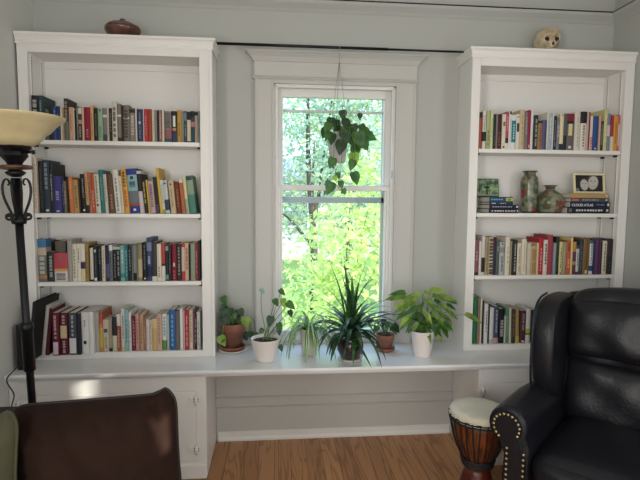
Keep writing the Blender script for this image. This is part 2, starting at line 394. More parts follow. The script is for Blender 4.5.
# ---------------------------------------------------------------- bookcases
ZBL = at(195, 350.6, Y=F).z; ZBR = at(478, 344.8, Y=F).z
def bookcase(x0, xi0, xi1, x1, zt, zo, shelves, label, stdside, ends, zb):
    t = thing('bookcase', ((x0+x1)/2, F, ZC+.0005), label, 'bookcase'); z0 = ZC+.0005
    for a, c in ((x0, xi0), (xi1, x1)):
        b = MB(); b.box(a+(.003 if a == x0 else 0), c-(.003 if c == x1 else 0), F+.018, -.001, z0, zt-.012, WHITE); part(b, 'side_panel', t)
    b = MB(); b.box(xi0, xi1, -.014, -.002, z0, zt-.012, WHITE); b.box(xi0, xi1, -.022, -.014, zo-.035, zo-.028, WHITE); part(b, 'back_panel', t)
    b = MB(); b.box(xi0, xi1, F+.018, -.014, zo, zo+.018, WHITE); b.box(x0+.003, x1-.003, F+.018, -.001, zt-.012, zt-.002, WHITE); part(b, 'top_panel', t)
    b = MB()
    b.box(x0, xi0, F, F+.018, z0, zt-.03, WHITE); b.box(xi1, x1, F, F+.018, z0, zt-.03, WHITE); b.box(xi0, xi1, F, F+.018, zo-.002, zt-.03, WHITE)
    if stdside == 'l': b.box(x1-.014, x1, F-.006, F, z0, zt-.05, WHITE); b.box(x0, x0+.006, F-.004, F, z0, zt-.05, WHITE)
    else: b.box(x0, x0+.006, F-.004, F, z0, zt-.05, WHITE); b.box(x1-.008, x1-.002, F-.004, F, z0, zt-.05, WHITE)
    part(b, 'face_frame', t, bevel=.002)
    b = MB(); b.box(xi0, xi1, F+.002, -.014, z0, zb, WHITE); part(b, 'bottom_panel', t, bevel=.002)
    pr = [(0, zt-.052), (.005, zt-.052), (.007, zt-.044), (.003, zt-.038), (.004, zt-.03), (.009, zt-.018), (.016, zt-.010), (.016, zt), (-.01, zt), (-.01, zt-.02)]
    b = MB(); b.molding(ends, pr, WHITE); part(b, 'crown_moulding', t)
    for z in shelves:
        b = MB(); b.box(xi0+.004, xi1-.004, F+.003, -.016, z-.021, z-.0003, WHITE); s = part(b, 'shelf', t, bevel=.002)
        for xx, sg in ((xi0+.003, 1), (xi1-.003, -1)):
            for yy in (F+.035, -.05):
                b = MB(); b.box(min(xx, xx+sg*.016), max(xx, xx+sg*.016), yy-.006, yy+.006, z-.031, z-.0215, BLACK); part(b, 'shelf_clip', s)
    for xx in ((xi0, xi0+.003), (xi1-.003, xi1)):
        for yy in (F+.035, -.05):
            b = MB(); b.box(xx[0], xx[1], yy-.008, yy+.008, z0+.03, zo-.005, WHITE)
            xs = xx[1]+.0004 if xx[0] == xi0 else xx[0]-.0004
            z = z0+.045
            while z < zo-.015:
                b.add([(xs, yy-.004, z), (xs, yy+.004, z), (xs, yy+.004, z+.0045), (xs, yy-.004, z+.0045)], [(0, 1, 2, 3)], SLOT); z += .0125
            part(b, 'shelf_standard', t)
    return t
bookcase(XL0, XL1, XL2, XL3, ZTL, ZOL, LSH, 'tall white built-in bookcase beside the floor lamp, left of the window', 'l', [(XL0-.006, F), (XL3, F), (XL3, -.001)], ZBL)
bookcase(XR0, XR1, XR2, XR3-.002, ZTR, ZOR, RSH, 'tall white built-in bookcase behind the armchair, right of the window, skull on top', 'r', [(XR0, -.001), (XR0, F), (XR3-.002, F)], ZBR)
# ---------------------------------------------------------------- books
def book(x, y, z, w, h, d, ang, cols, marks, pages, rot=0):
    """cols: cover colour then (colour, low, high) bands round the spine; marks: (colour, low, high, width share, dashes)"""
    t = bpy.data.objects.new('book', None); COL.objects.link(t); t.location = (x, y, z); t.rotation_euler = (0, ang, rot)
    w = max(w, .0035); c = min(.002, w*.18); cm = hexmat(cols[0])
    b = MB(); rb = min(w*.16, .004)
    # cover: spine plus two boards, pages held inside
    b.prism([(0, rb), (w*.18, rb*.3), (w*.5, 0), (w*.82, rb*.3), (w, rb), (w, d), (w-c, d), (w-c, rb+c), (c, rb+c), (c, d), (0, d)], 0, h, cm, axis='z')
    for col, a0, a1 in cols[1:]:
        bm_ = hexmat(col); e = .0003
        pl = [(-e, d*.98), (-e, rb-e), (w*.18, rb*.3-e), (w*.5, -e), (w*.82, rb*.3-e), (w+e, rb-e), (w+e, d*.98)]
        vs = [(p, q, zz) for zz in (h*a0, h*a1) for p, q in pl]; n = len(pl)
        b.add(vs, [(i, i+1, n+i+1, n+i) for i in range(n-1)], bm_)
    for col, a0, a1, ws, nd in marks:
        mm = hexmat(mix(col, cols[0], .28) if nd > 1 else col); e = -.0005; x0, x1 = w*(.5-ws/2), w*(.5+ws/2); L = (a1-a0)*h; ye = rb*.2*ws-.0006
        zc = h*a0; step = L/max(nd, 1)
        for k in range(nd):
            q = step*(.55+.4*random.random()) if nd > 1 else L
            b.add([(x0, ye, zc), (w/2, e-.0002, zc), (x1, ye, zc), (x1, ye, zc+q), (w/2, e-.0002, zc+q), (x0, ye, zc+q)], [(0, 1, 4, 5), (1, 2, 3, 4)], mm)
            zc += step
    o = b.build('cover'); o.parent = t
    iz = min(.002, h*.01)
    b = MB(); b.box(c+.0002, w-c-.0002, rb+c+.0002, d-.003, iz, h-iz, pages); o = b.build('page_block'); o.parent = t
    return t
def mix(h, c, k):
    a = [int(h[i:i+2], 16) for i in (0, 2, 4)]; b_ = [int(c[i:i+2], 16) for i in (0, 2, 4)]
    return ''.join('%02x' % round(p*(1-k)+q*k) for p, q in zip(a, b_))
def is_light(h):
    c = lin(h); return .3*c[0]+.6*c[1]+.1*c[2] > .25
# each line: left, right, top (pixels of the photograph), colour, name ; then bands c#lo-hi, marks m#lo-hi-width-dashes, lean L (degrees, top to the left), y set forward (-) in cm, d depth in cm
S = {}
S['L1'] = '''
29.5 36 95.3 20242a black-white-label; m d8d8d2 .62 .95 .6 3;d 14
36 40.5 95.3 2b4a4a deep-teal; m a9b8a8 .55 .9 .35 7;d 14
40.6 43 107 27413f dark-green
43.1 46 109 5d675f grey-green
46.1 49.8 108 25272b charcoal
50 53.5 106.5 31569a bright-blue; m b9c8dc .3 .9 .3 8
53.6 57 106 24386b royal-blue; m 9fb3d0 .35 .8 .3 6
57.2 59.4 107 e5dcc8 ivory
59.5 61 107.5 b99a72 tan
61 65 98.3 3a352e olive-brown; b 66705f 0 .45;m b9a988 .5 .95 .6 5
65.3 69.6 107 dba68e salmon-pink; m a35a4a .3 .8 .25 9
69.7 71 108 e9d9b4 pale-cream
71.1 72.8 110 1d1d20 black
72.9 75.1 106 6d7a88 blue-grey; m c9cfd4 .4 .9 .3 6
75.3 78.4 107 463a35 patterned-brown; b cfa24a .5 .62;b e8dcc0 .8 .98;m d9c294 .1 .45 .4 4
78.5 80.7 107 dcc0aa rose-beige
80.9 87.2 107 a31833 crimson; m d9a0a0 .1 .35 .35 4
87.3 90.3 105.2 dfb079 apricot; m 8a5a2c .15 .8 .25 9
90.5 94.4 108 232021 black-lettered; m 9a9088 .15 .85 .25 8
94.7 99.3 108 94bf95 mint-green; m 4a7a52 .1 .45 .3 5;m 274a30 .9 .96 .3 1
99.5 103.6 108 8a7f85 mauve-grey; b e6e2da .72 .8;b 4b4a55 0 .2
103.8 106 108 ddd0b8 cream; m 9a8c70 .2 .8 .2 6
106.1 109 108 2c2523 dark-brown; m b0a090 .3 .9 .3 6
109.1 114 101 d9d4c6 tall-white-lettered; m 4e4a42 .1 .9 .5 6
114.2 118 104 857a70 taupe; b e8e2d6 .66 .72;b 3a2f2c 0 .1
118.1 119.6 105.5 362d29 brown-black
119.7 125.6 105 7b746b stone-grey; b cfc8ba .62 .68;m 3c3631 .1 .9 .55 9
125.8 132 108 8c847c ash-grey; b 3d3028 .86 .97;m d2c6b4 .2 .8 .5 7
132.2 133.7 108 d8d0c2 off-white
133.8 139.4 109 2c3c66 navy; m 8c9cc0 .1 .9 .2 8;m d8c8c8 .55 .62 .4 1
139.5 140.6 110 ddd2c0 thin-white
140.7 144.4 109 c9343f red; m e8b0a8 .2 .8 .2 7
144.5 148 109 a8432f brick-red
148.2 151 110 e3d2b0 buff; m c8a060 .3 .7 .3 4
151.1 153.4 110 84868c grey
153.5 155 110 26242a jet-black
155.1 158 110 9a6d66 dusty-rose; m e0c8c0 .1 .9 .3 8
158.1 160 110 e4d6bc sand
160.2 167.4 111 868078 mottled-grey; b 9c5c60 .12 .4;b 3d5560 0 .12;m 58524c .45 .95 .7 8
168 173.6 111 24242e black-and-navy; m e6e2d2 .5 .85 .45 1;m c87a70 .36 .46 .7 1;b 30405e .02 .32
174 178 110 c9982f mustard; m 6a4a1a .2 .6 .3 6
178.1 180.4 111 8c9180 sage-grey
180.5 183.6 111 3b4a63 slate-navy; b 7b8aa0 .7 .95;m b0b8c8 .2 .6 .3 4
183.8 187.4 111 dccaa4 parchment; b 1f1c1c .72 .98;b 254e5a .0 .04
187.5 191.4 111 1f4f63 petrol-teal; b c37a88 .5 .66;b 27231f .8 1
191.5 194.4 111 b39c80 camel; b 2a2420 .86 .97
194.6 199.6 111 8a979b pale-slate; m 5f6c72 .2 .8 .5 6
'''
S['L2'] = '''
31.6 34.9 157.5 dccbb8 cream-pink; m b98a80 .1 .9 .35 12;y -1
35.6 40.5 161 1f2424 black; L .6;m 5f6e66 .1 .9 .2 9
41 47.6 160 2b3a4e dark-navy; m 9fabb6 .45 .95 .45 6;L .8;m c8d0d4 .03 .07 .5 1
48 51.3 163 23262b black-pictured; m d6d2c4 .25 .8 .3 8;L .8;d 15
52 59.8 176 3b3a86 violet-blue; m b9b8dd .35 .6 .4 4;m d8d8f0 .03 .07 .4 1;L .8
60 62.4 176.5 37305f dark-purple; m 8a80b0 .2 .8 .3 5;L 1
62.6 65.4 181 7a7360 olive-grey; L 1.2;m c0b89c .3 .7 .3 4
65.5 67 179 2d2624 thin-black; L 1.5
67.3 72 177.3 e07a3e orange; L 2;m f0c090 .4 .9 .3 8
73 78.6 180 c29e5c ochre; L 2;m 7a5a2c .15 .85 .3 9
78.7 80 180 4a3426 cocoa; L 2
80.2 85.4 174 25282b charcoal-black; m aeb2ae .4 .9 .3 9;m e8e8e0 .05 .1 .4 1;L 2
86 89 172 dba76c light-orange; b 3a2a26 0 .2;m a05a2a .3 .9 .3 8;L 2.2
89.1 91.6 172.5 c9866a terracotta; L 2.2;m 703020 .2 .8 .3 6
92 95.3 174 d8552f vermilion; m f0d0b0 .15 .6 .4 5;L 2.4
95.5 100.4 174 e8e2cc ivory; m 4a4a40 .3 .95 .25 10;m 1d1d1d .18 .23 .4 1;L 2.6
100.6 104.5 170 2d8a88 teal; m 9fd0c8 .3 .85 .25 8;L 2.6
104.7 108 174 dad6cc chalk-white; m 8a867c .3 .9 .3 8;L 2.8
108.2 115 174 6d5038 walnut-brown; m c0a078 .1 .5 .25 5;L 3.4
115.5 121.6 170 e6e3da thick-white; m 77746c .05 .85 .3 9;L 4
121.8 124.6 176 e2dcc0 pale-cream; m a8a07c .2 .9 .3 8;L 4.4
124.9 129.8 169 e9a52e golden-yellow; m 3a2a18 .6 .95 .45 5;m c8402a .15 .55 .45 6;L 4.6
130 140 169 2c3f9c blue-and-aqua; b 8fc0bf .5 .86;b 6c7880 .22 .5;b b5462f .16 .22;m e8e8ee .05 .1 .25 1;m 1d2a40 .76 .83 .3 1;m 3a6a70 .58 .72 .6 4;L 4.6
140.2 144.6 171 d9cdd0 lilac-white; b 2a2430 .52 .93;L 4.6
144.8 148.4 180 2c2820 black-and-yellow; m dcc24a .3 .95 .4 4;L 4.6
148.5 150 180 dcb83a lemon; L 4.6
150.2 155.8 181 c9aaa6 rose-grey; m 7a4a50 .2 .9 .45 10;L 4.6
156 159.6 177 2a2a30 ink-black; m 5a4060 .02 .25 .8 1;L 4.6
159.8 162.6 168 e6b83a tall-yellow; L 5;d 14
162.8 165.6 180 dfe2d2 white-green; b 8ab050 0 .12;L 5;m 9a9a8c .3 .9 .3 6
165.8 170 180.5 c9d0d4 frost-white; b 33425e .1 .42;m 3a3a40 .88 .93 .5 1;L 5
171 176.4 181 d3bd92 wheat; m 3a3026 .86 .92 .3 1;m 94805a .2 .75 .25 7;L 5
176.6 181.8 182 7a3424 russet; m c08a60 .2 .8 .25 6;L 5
182 185.8 179.5 c76a3c burnt-orange; b e6e0d4 .9 1;L 5.4
186 189.4 177.5 e3d79c butter-yellow; b 9fb89a 0 .4;L 5.8
189.6 196.6 176 4a8a78 sea-green; b 8fa88c .5 .9;m 3a4658 .88 .97 .8 1;L 6.4
'''
S['L3'] = '''
35.6 44 239 6d7166 landscape-cover; b 3f7fb4 .8 1;b cdb49c .62 .8;m d4d8c8 .18 .6 .6 4;b cf7a4a .08 .15;d 6.2
45.6 49.6 239.5 c9a79c pink-and-white; b e4ded2 .7 .96;y 6.8;d 9;k 1
44.9 53 252 30343a slate-black; m c2c6c0 .15 .9 .35 7;d 6
49.8 53.4 241 3a3a3c iron-grey;y 6.8;d 9;k 1
56 66.4 241 6a6058 large-brown; b 4a2c2c .5 .7;y 2.4;d 12;k 1
53.4 66.6 253 d8d2d0 red-and-white; b cf4450 .45 1;b dca65c .36 .45;m 6a5a60 .06 .3 .7 4;m a02838 .65 .92 .4 5;y -.3;d 1.2
67 71.4 240 a8a49c light-grey
71.6 76 244 e5ddc6 ivory; m 7a705a .1 .9 .3 9
76.2 79.8 244 ece6d4 cream; m 4a4a44 .5 .9 .25 6
80.4 84.6 244 e2d3a6 cream-and-purple; b 40245e .34 .52;b ece6d8 .56 1
85 89 243 a5823f old-gold; m 6a5020 .2 .8 .2 5
89.4 90.1 246 1d1b1c thin-black
90.2 93.4 248 dcd2c0 bone-white; b 1f1c1c 0 .06
93.6 97.4 246 26272a black-dotted; m e8e6e0 .02 .1 .7 1;m d8d6d0 .82 .9 .5 1;m 77787a .2 .75 .2 6
97.6 101.6 247 232c36 blue-black; m 8a90a0 .5 .95 .25 5
102 105.6 246 e6d9bf vellum; m 8a8068 .1 .9 .2 8
105.8 109.4 245.5 2a2a4c indigo; b 5f5a8a .1 .48
109.6 112.9 245 6d7782 steel-grey; b e2e2dc .84 1;m 353c44 .1 .8 .3 7
113.1 116.8 246 232326 ebony; b c8c6c0 .9 .99;m a8a8a4 .1 .8 .3 8
117 120.4 246 1f2124 black-white-dashed; m c6c6c0 .15 .9 .4 5;b b8c8c0 .9 .98
120.6 124.9 245.5 76b0aa aqua; b 3a8a84 .1 .22;m d8e8e0 .5 .9 .3 4
125.1 128 246.5 2b7f86 teal; m b0d8d8 .15 .9 .3 7
128.2 131.9 245.5 20222c midnight-blue; m 9fa4ac .3 .9 .35 7
132 133.2 246 6a7a6c moss-thin
133.4 136.6 245 8f9390 silver-grey; b 1d1e20 0 .22
136.8 138.4 245 717a66 grey-green
138.5 142.3 244.5 9a8a62 khaki; b c9b48c .1 .6
142.5 147 242.5 15181f black-lettered; m 7a848c .3 .95 .3 7;m c8ccd0 .04 .08 .4 1
147.1 152 238 3b4c78 starry-blue; b 7a8cb4 .7 .9;b 202a54 .1 .35;d 14.5;m c8d0e8 .4 .6 .4 3
152.1 157 242 3d3d3e dark-grey; b dedcd6 0 .12;d 14
157.2 161.5 244 e7dcc6 antique-white; m 6a8a60 .1 .4 .35 4
161.7 165.4 243.5 c9443c scarlet; b e2e0d8 .0 .4;b 2a2626 .4 .46
165.6 168.8 245 202829 black-and-jade; b 7fa29c .84 .97;b 6f9a94 .04 .17
169 171.3 245 2c2a2e graphite; m 96949a .2 .85 .3 7
171.5 176.5 243.5 8f1d33 crimson; m e6c8b8 .38 .48 .4 1;m c86a78 .05 .3 .4 3
176.8 181.6 244 2b2926 black-printed; m a59f90 .15 .95 .4 9
181.9 185 243.5 c93a4c raspberry; b d8c0b4 .25 .9;d 14
185.2 189 243 dcb493 peach; m b04a4a .3 .9 .35 6;d 14.5
189.2 190.5 245 1b1b1c thin-jet
190.6 195.2 243.5 8da084 sage-green
195.4 198 243 a32c44 wine-pink; m d8a0a8 .2 .85 .3 5
198.1 200.2 241 33332f smoke-black
'''
S['L4'] = '''
39.2 43.2 306 c9c6c0 light-grey; L -6.8;y -4.5;d 14
43.6 47 309 5a1a24 dark-burgundy; L -6.8;y -4;d 15
52.6 59.6 313 6b1a28 burgundy-white-lettered; m dcd0d0 .4 .95 .35 6;m d9c2d4 .03 .32 .7 1;y -5;d 16
60.2 68.2 313 661623 burgundy-cream-label; m d3c391 .4 .7 .8 1;m dcd0d0 .74 .95 .35 3;m dcd0d0 .05 .36 .3 5;y -5;d 16
69.4 77.2 313 4a4c59 slate-white-label; m dcdcde .45 .95 .25 5;m dfe0e4 .04 .4 .85 1;y -4.5;d 16
77.4 80.8 313.5 262a38 midnight-navy; y -4.5;d 16
81.1 88.3 312.5 e6e5e2 thick-white; m 2a2a2c .24 .32 .4 1;m 5a5a5c .66 .82 .2 3;y -4;d 17
88.5 93 312 ecebe8 plain-white; y -4;d 17
93.3 96.8 312 b5b1ac pale-grey; y -1;d 16
97 100 312 d98a4a orange-yellow; b dcb83c .1 .6;b d0604a .7 1;b e0c23c .98 1;d 15
100.5 106.4 320 e2d2b2 cream-floral; m 54569a .6 .72 .6 1;m a89a78 .1 .5 .35 5
106.6 109.4 319 b9a890 mushroom; b 2a2832 0 .1
109.7 115 317 383c48 navy-and-ivory; b dfdcc0 0 .45
115.3 118.6 314 b2553c copper-red; b e4dccc .68 1;m e8d0b8 .1 .6 .3 6
118.8 123 309 e8e8e6 tall-white; m 60606a .3 .85 .25 9;m e2d86a .02 .1 .9 1
123.4 126.9 310 8fc0c4 powder-blue; m 4a7a84 .2 .8 .3 6
127.1 129.6 312 e6e6e2 chalk-white; m a0a0a0 .2 .8 .3 5
129.9 134.2 316 7a2436 maroon; m d0a0a8 .15 .9 .35 8
134.5 137.7 314 d49a92 pink; m a0505a .2 .9 .3 8
137.9 142 315 c79c78 light-tan; m 8a6040 .2 .8 .25 6
142.2 145 319 b07a5a sienna; m e0c0a0 .2 .8 .25 6
145.2 148.2 319.5 e0dde2 lavender-white; m a0a0b0 .2 .8 .25 6
148.4 151 320 dfd0b6 oatmeal; m 9a8a6a .2 .9 .25 8
151.2 156 319 d9b472 tan-yellow; b e2c890 .7 1
156.2 160.6 314 deb49c blush; m b07a68 .2 .9 .3 8
161.5 166.5 314 e6e9e2 white-green-foot; b 6a9a4a 0 .27;m 5aa0b8 .4 .95 .35 6
166.7 168.8 315 b4c2c8 ice-blue
169 175 310 2f6db4 bright-blue; m 9fc4e4 .1 .9 .3 7
175.4 180 310 726c6a iron-grey; b 2a2a2c .98 1
180.2 183 309 ebebe8 bright-white
183.2 185 311 dcb0b0 pale-pink
185.2 189 310 c4303a red; m e8b8b0 .1 .9 .35 6
189.2 193 310 dbc9ae biscuit; m 9a8060 .2 .9 .3 9
193.2 194.9 312 8a4a5c plum-rose
195 196.6 314 2b2a2e thin-black; m d0d0d0 .2 .9 .4 5
196.8 200.3 312 d3d3cc grey-white; m a0a098 .1 .8 .3 5
'''
S['R1'] = '''
478.2 481.4 112 b8522f rust-orange; b 3a2a24 .85 1
482.3 485.6 111 dedad2 white-and-black; b 2a2a2c .2 .45;m 8a8a88 .5 .9 .3 5
486 489.6 110.5 b4bd7e olive-green; m 6a7440 .1 .5 .4 4
489.8 492.4 110 d8dca8 pale-lime; m 9aa060 .3 .8 .3 6
492.8 495 114 24302a green-black; m 6a8a70 .1 .4 .3 3
495.1 496.6 114 8f8088 mauve
496.8 501 114 4a2220 dark-maroon; m a06a50 .1 .5 .35 5
501.3 504.9 114 e6dcc6 cream; m 8a6a3c .66 .78 .6 1;m 2a2624 .03 .08 .5 1
505 508 112 c4455c pink-red; b 2a2428 .16 .3;b e2dfda 0 .16;m e8d0d0 .5 .9 .3 5
508.2 511 110.5 e8e6e2 white; m 2a2a2e .9 .98 .6 1;m a0a0a0 .2 .8 .2 6
511.2 515.2 115 e4e9ea white-and-teal; b 1f8a98 .2 .84;m b0dce0 .3 .75 .3 6
515.5 519 114 e6e2d6 white-black-label; m 3c3c44 .5 .74 .7 1;m 2a2a2a .9 .94 .3 1
519.2 523.8 109.5 d4bd90 tall-tan; m a08a5c .1 .9 .2 6
524 527.3 112 83767a mauve-grey; m c0b0b0 .4 .9 .3 5
527.4 529.8 110 a3223c crimson; m e0b0b0 .04 .12 .5 1
530 532.5 111 e6e2de clean-white
533 536.9 115 26332f green-black-lettered; m b9c8c0 .1 .9 .4 6
537.2 541.8 123 a5774c short-tan; m 7a5230 .15 .85 .3 8
542 545.9 120 5a5a96 purple-blue; m 2a2a50 0 1 .1 1
546.1 547.6 112 e9e4cc tall-ivory; d 14
547.7 550.9 113 a9bfc9 pale-blue; m e0e8ec .3 .9 .4 5
551 552 114 e6e4e0 thin-white
552.2 555.4 116 212838 navy-black; m 9aa6b4 .1 .9 .3 9
555.7 558.3 118 8a8590 heather-grey; m d0ccd0 .4 .8 .5 3
558.5 562 114 e9dcae cream-yellow; b 26324a 0 .17;m 5a5038 .94 .97 .3 1
562.2 565.8 113.5 5a645c dark-sage; b 2a2e30 0 .4
566 573 113.5 6e6468 crimson-topped; b 93203c .8 1;m e0d69a .4 .72 .55 1;m d8d8d8 .05 .12 .4 1;b 262328 .72 .8
574 579.4 112 dcd6c8 bone-white; m b0a890 .1 .9 .2 8
579.6 585.4 111.5 e3dfd2 white-and-black-topped; b 26262a .7 1;m 5a5850 .1 .66 .3 8
585.6 587.3 112 d8b0a8 shell-pink
587.5 589 112 8a2424 dark-red
589.2 592 116 e4dad2 white-and-red; m c86040 .02 .4 .7 5
592.2 596.9 116 24509a royal-blue; m e0e0e8 .04 .08 .35 1
597.1 599 116 dba49c rose
599.5 602.8 121 24422f forest-green; m 9ac0a0 .2 .9 .35 8
603 606.2 109 d6cf8c tall-pale-yellow; m f0ecc0 .2 .9 .3 5;d 15
606.4 609.3 114 7f8a9c blue-grey; b d8c8d4 .4 .7
609.5 611.9 115 b8324a red-and-white; b e2dcd4 0 .4
612 616.4 116 e7a42c amber-yellow; m 8a5a1a .2 .85 .25 9
616.6 621 115 d2606c coral-pink; m e8d6cc .15 .75 .6 1
'''
S['R3'] = '''
474.2 478.2 239 8d5264 mauve-pink; m d8a0b0 .4 .7 .4 3;b 3a2428 0 .08
478.6 480.9 241 dfd6c4 thin-cream
481.2 484.4 236 d6cfcc white-and-black; b 232326 .08 .45
484.6 488 237 a39472 tan; m 7a6c4c .1 .9 .2 6
488.3 492.4 237.5 e0c9a0 cream-striped; m 2c2222 .02 .98 .95 11
492.6 495.4 237.5 2b3246 navy; b 4a2030 .8 1
495.6 498.7 241 55605f dark-grey-green; m a0aca8 .7 .85 .5 2
499 504 242 b0b8ba light-grey; b 8a948c .68 .84;m 6a7478 .1 .6 .4 4;m 3a3a3a .92 .96 .3 1
504.7 509.4 237 e0d6be cream; m 9a8e70 .3 .8 .2 4
509.6 511.3 241 9a9270 putty
511.5 515.8 240 20201f black-white-lettered; m d8d8d2 .1 .9 .3 9
516.3 520.7 243 dccfb6 sand-beige; m b0a080 .1 .9 .3 3
521.2 526 239 e3dcc8 cream-white; m b8b098 .1 .9 .2 3
526.2 530 243 cfc2ac pale-beige
530.2 535.8 246 c4a066 honey-tan; m 2a2420 .48 .62 .12 1;m 9a7a44 .05 .95 .7 2
536 537.9 243 dfc8a0 pale-cream
538.1 542.4 238 c4202f bright-red; m e8c8c0 .1 .75 .3 7;d 14
542.6 546.2 240 e4dacf white-black-lettered; m 2a2828 .3 .9 .45 7
546.5 552 235 ad3e48 tall-muted-red; d 15
552.2 555 243 8f98a6 blue-grey
555.2 558.3 237 26302a green-black; m 4a6a50 .1 .9 .2 5;d 14
558.5 561.9 242 d9d484 pale-yellow; m 6a683c .2 .85 .25 8;m 2a2a28 .02 .06 .4 1
562.1 565.3 242 a59c86 warm-grey
565.5 569.4 241 cf5f30 orange-red; m f0b060 .2 .5 .5 3;m 8a3018 .7 .95 .6 3
569.6 571.9 237.5 e8cf88 cream-yellow; d 14
572 575.2 242 c2902f gold-and-purple; b 5a2c5e .4 .7;b 6a2a40 0 .3
575.4 578.4 246 d0ccd0 white-and-plum; b 60305a 0 .1;b 60305a .9 1;m 5a5060 .3 .8 .3 5
578.6 582 240 2c4048 dark-teal; m 7a9090 .1 .9 .2 5
582.2 588.4 238.5 87602f saddle-brown; m e0c89a .03 .12 .35 1;m 5a3c18 .1 .98 .1 1;d 14
588.7 592.3 241 d9dcd8 white-and-blue; b 2a4a8a .1 .26;m 6a7a8a .3 .9 .4 7;b 3a62a4 .92 1
592.5 594 241 27335a thin-navy
594.2 599.8 239 5c3460 purple; m 3c2044 .05 .98 .15 1
600 601.2 241 1c1b1d thin-black
601.4 606 241 ddd3b4 parchment; m 4a4436 .1 .95 .25 9
606.3 612.6 239 26262a jet-black; b 3c2c34 .5 1;m 5a5a60 .1 .4 .2 3
'''
S['R4'] = '''
472.6 476.6 296.5 1f7a52 emerald-green; d 15;y .5
477 479.4 298 9a7a66 cocoa-brown
479.6 481 298 e4ddc8 ivory
481.2 483 301 1d1c1e black
483.5 487 304 e3e3e4 white; m 5a5a60 .3 .85 .25 7
487.2 488.8 306 3a3e40 charcoal-thin
489 492.8 308 dcdedd chalk-white; b b8c0b8 0 .12
493.2 498 306.5 454d6c slate-navy; m b8bcd0 .3 .95 .35 6;b c09a9c 0 .16
498.9 503.6 309 1d1e21 black-white-lettered; m d8d8d8 .2 .7 .6 6
503.8 505.1 316 d8cfc4 short-cream
505.3 508.6 308 4f9a78 jade-green; m a8d0bc .2 .8 .3 5;L 1.5
508.8 510.8 308 d8d2bc thin-cream; L 1.5
511.2 515 309 4a3a30 dark-brown; m 8a7a6a .2 .9 .4 5;L 1.5
515.3 519.4 309 b0964c olive-yellow; b c8b84a 0 .2;L 2
520 525.2 311 5c2c42 plum-maroon; m d0b0bc .4 .95 .35 5;m d8d0d0 .02 .08 .5 1
525.5 530 309 d8dad6 white-yellow-banded; b c8c030 .28 .42;b 303034 .24 .28
530.3 534 310 232428 ink-black
'''
SHELF = {'L1': (LSH[0], XL1, XL2, "left bookcase's top shelf"), 'L2': (LSH[1], XL1, XL2, "left bookcase's second shelf"), 'L3': (LSH[2], XL1, XL2, "left bookcase's third shelf"), 'L4': (ZBL, XL1, XL2, "left bookcase's bottom shelf"),
         'R1': (RSH[0], XR1, XR2, "right bookcase's top shelf"), 'R3': (RSH[2], XR1, XR2, "right bookcase's third shelf"), 'R4': (ZBR, XR1, XR2, "right bookcase's bottom shelf")}
USED = set()
def wcount(s): return len(s.replace('-', 'x').replace("'", 'x').split())
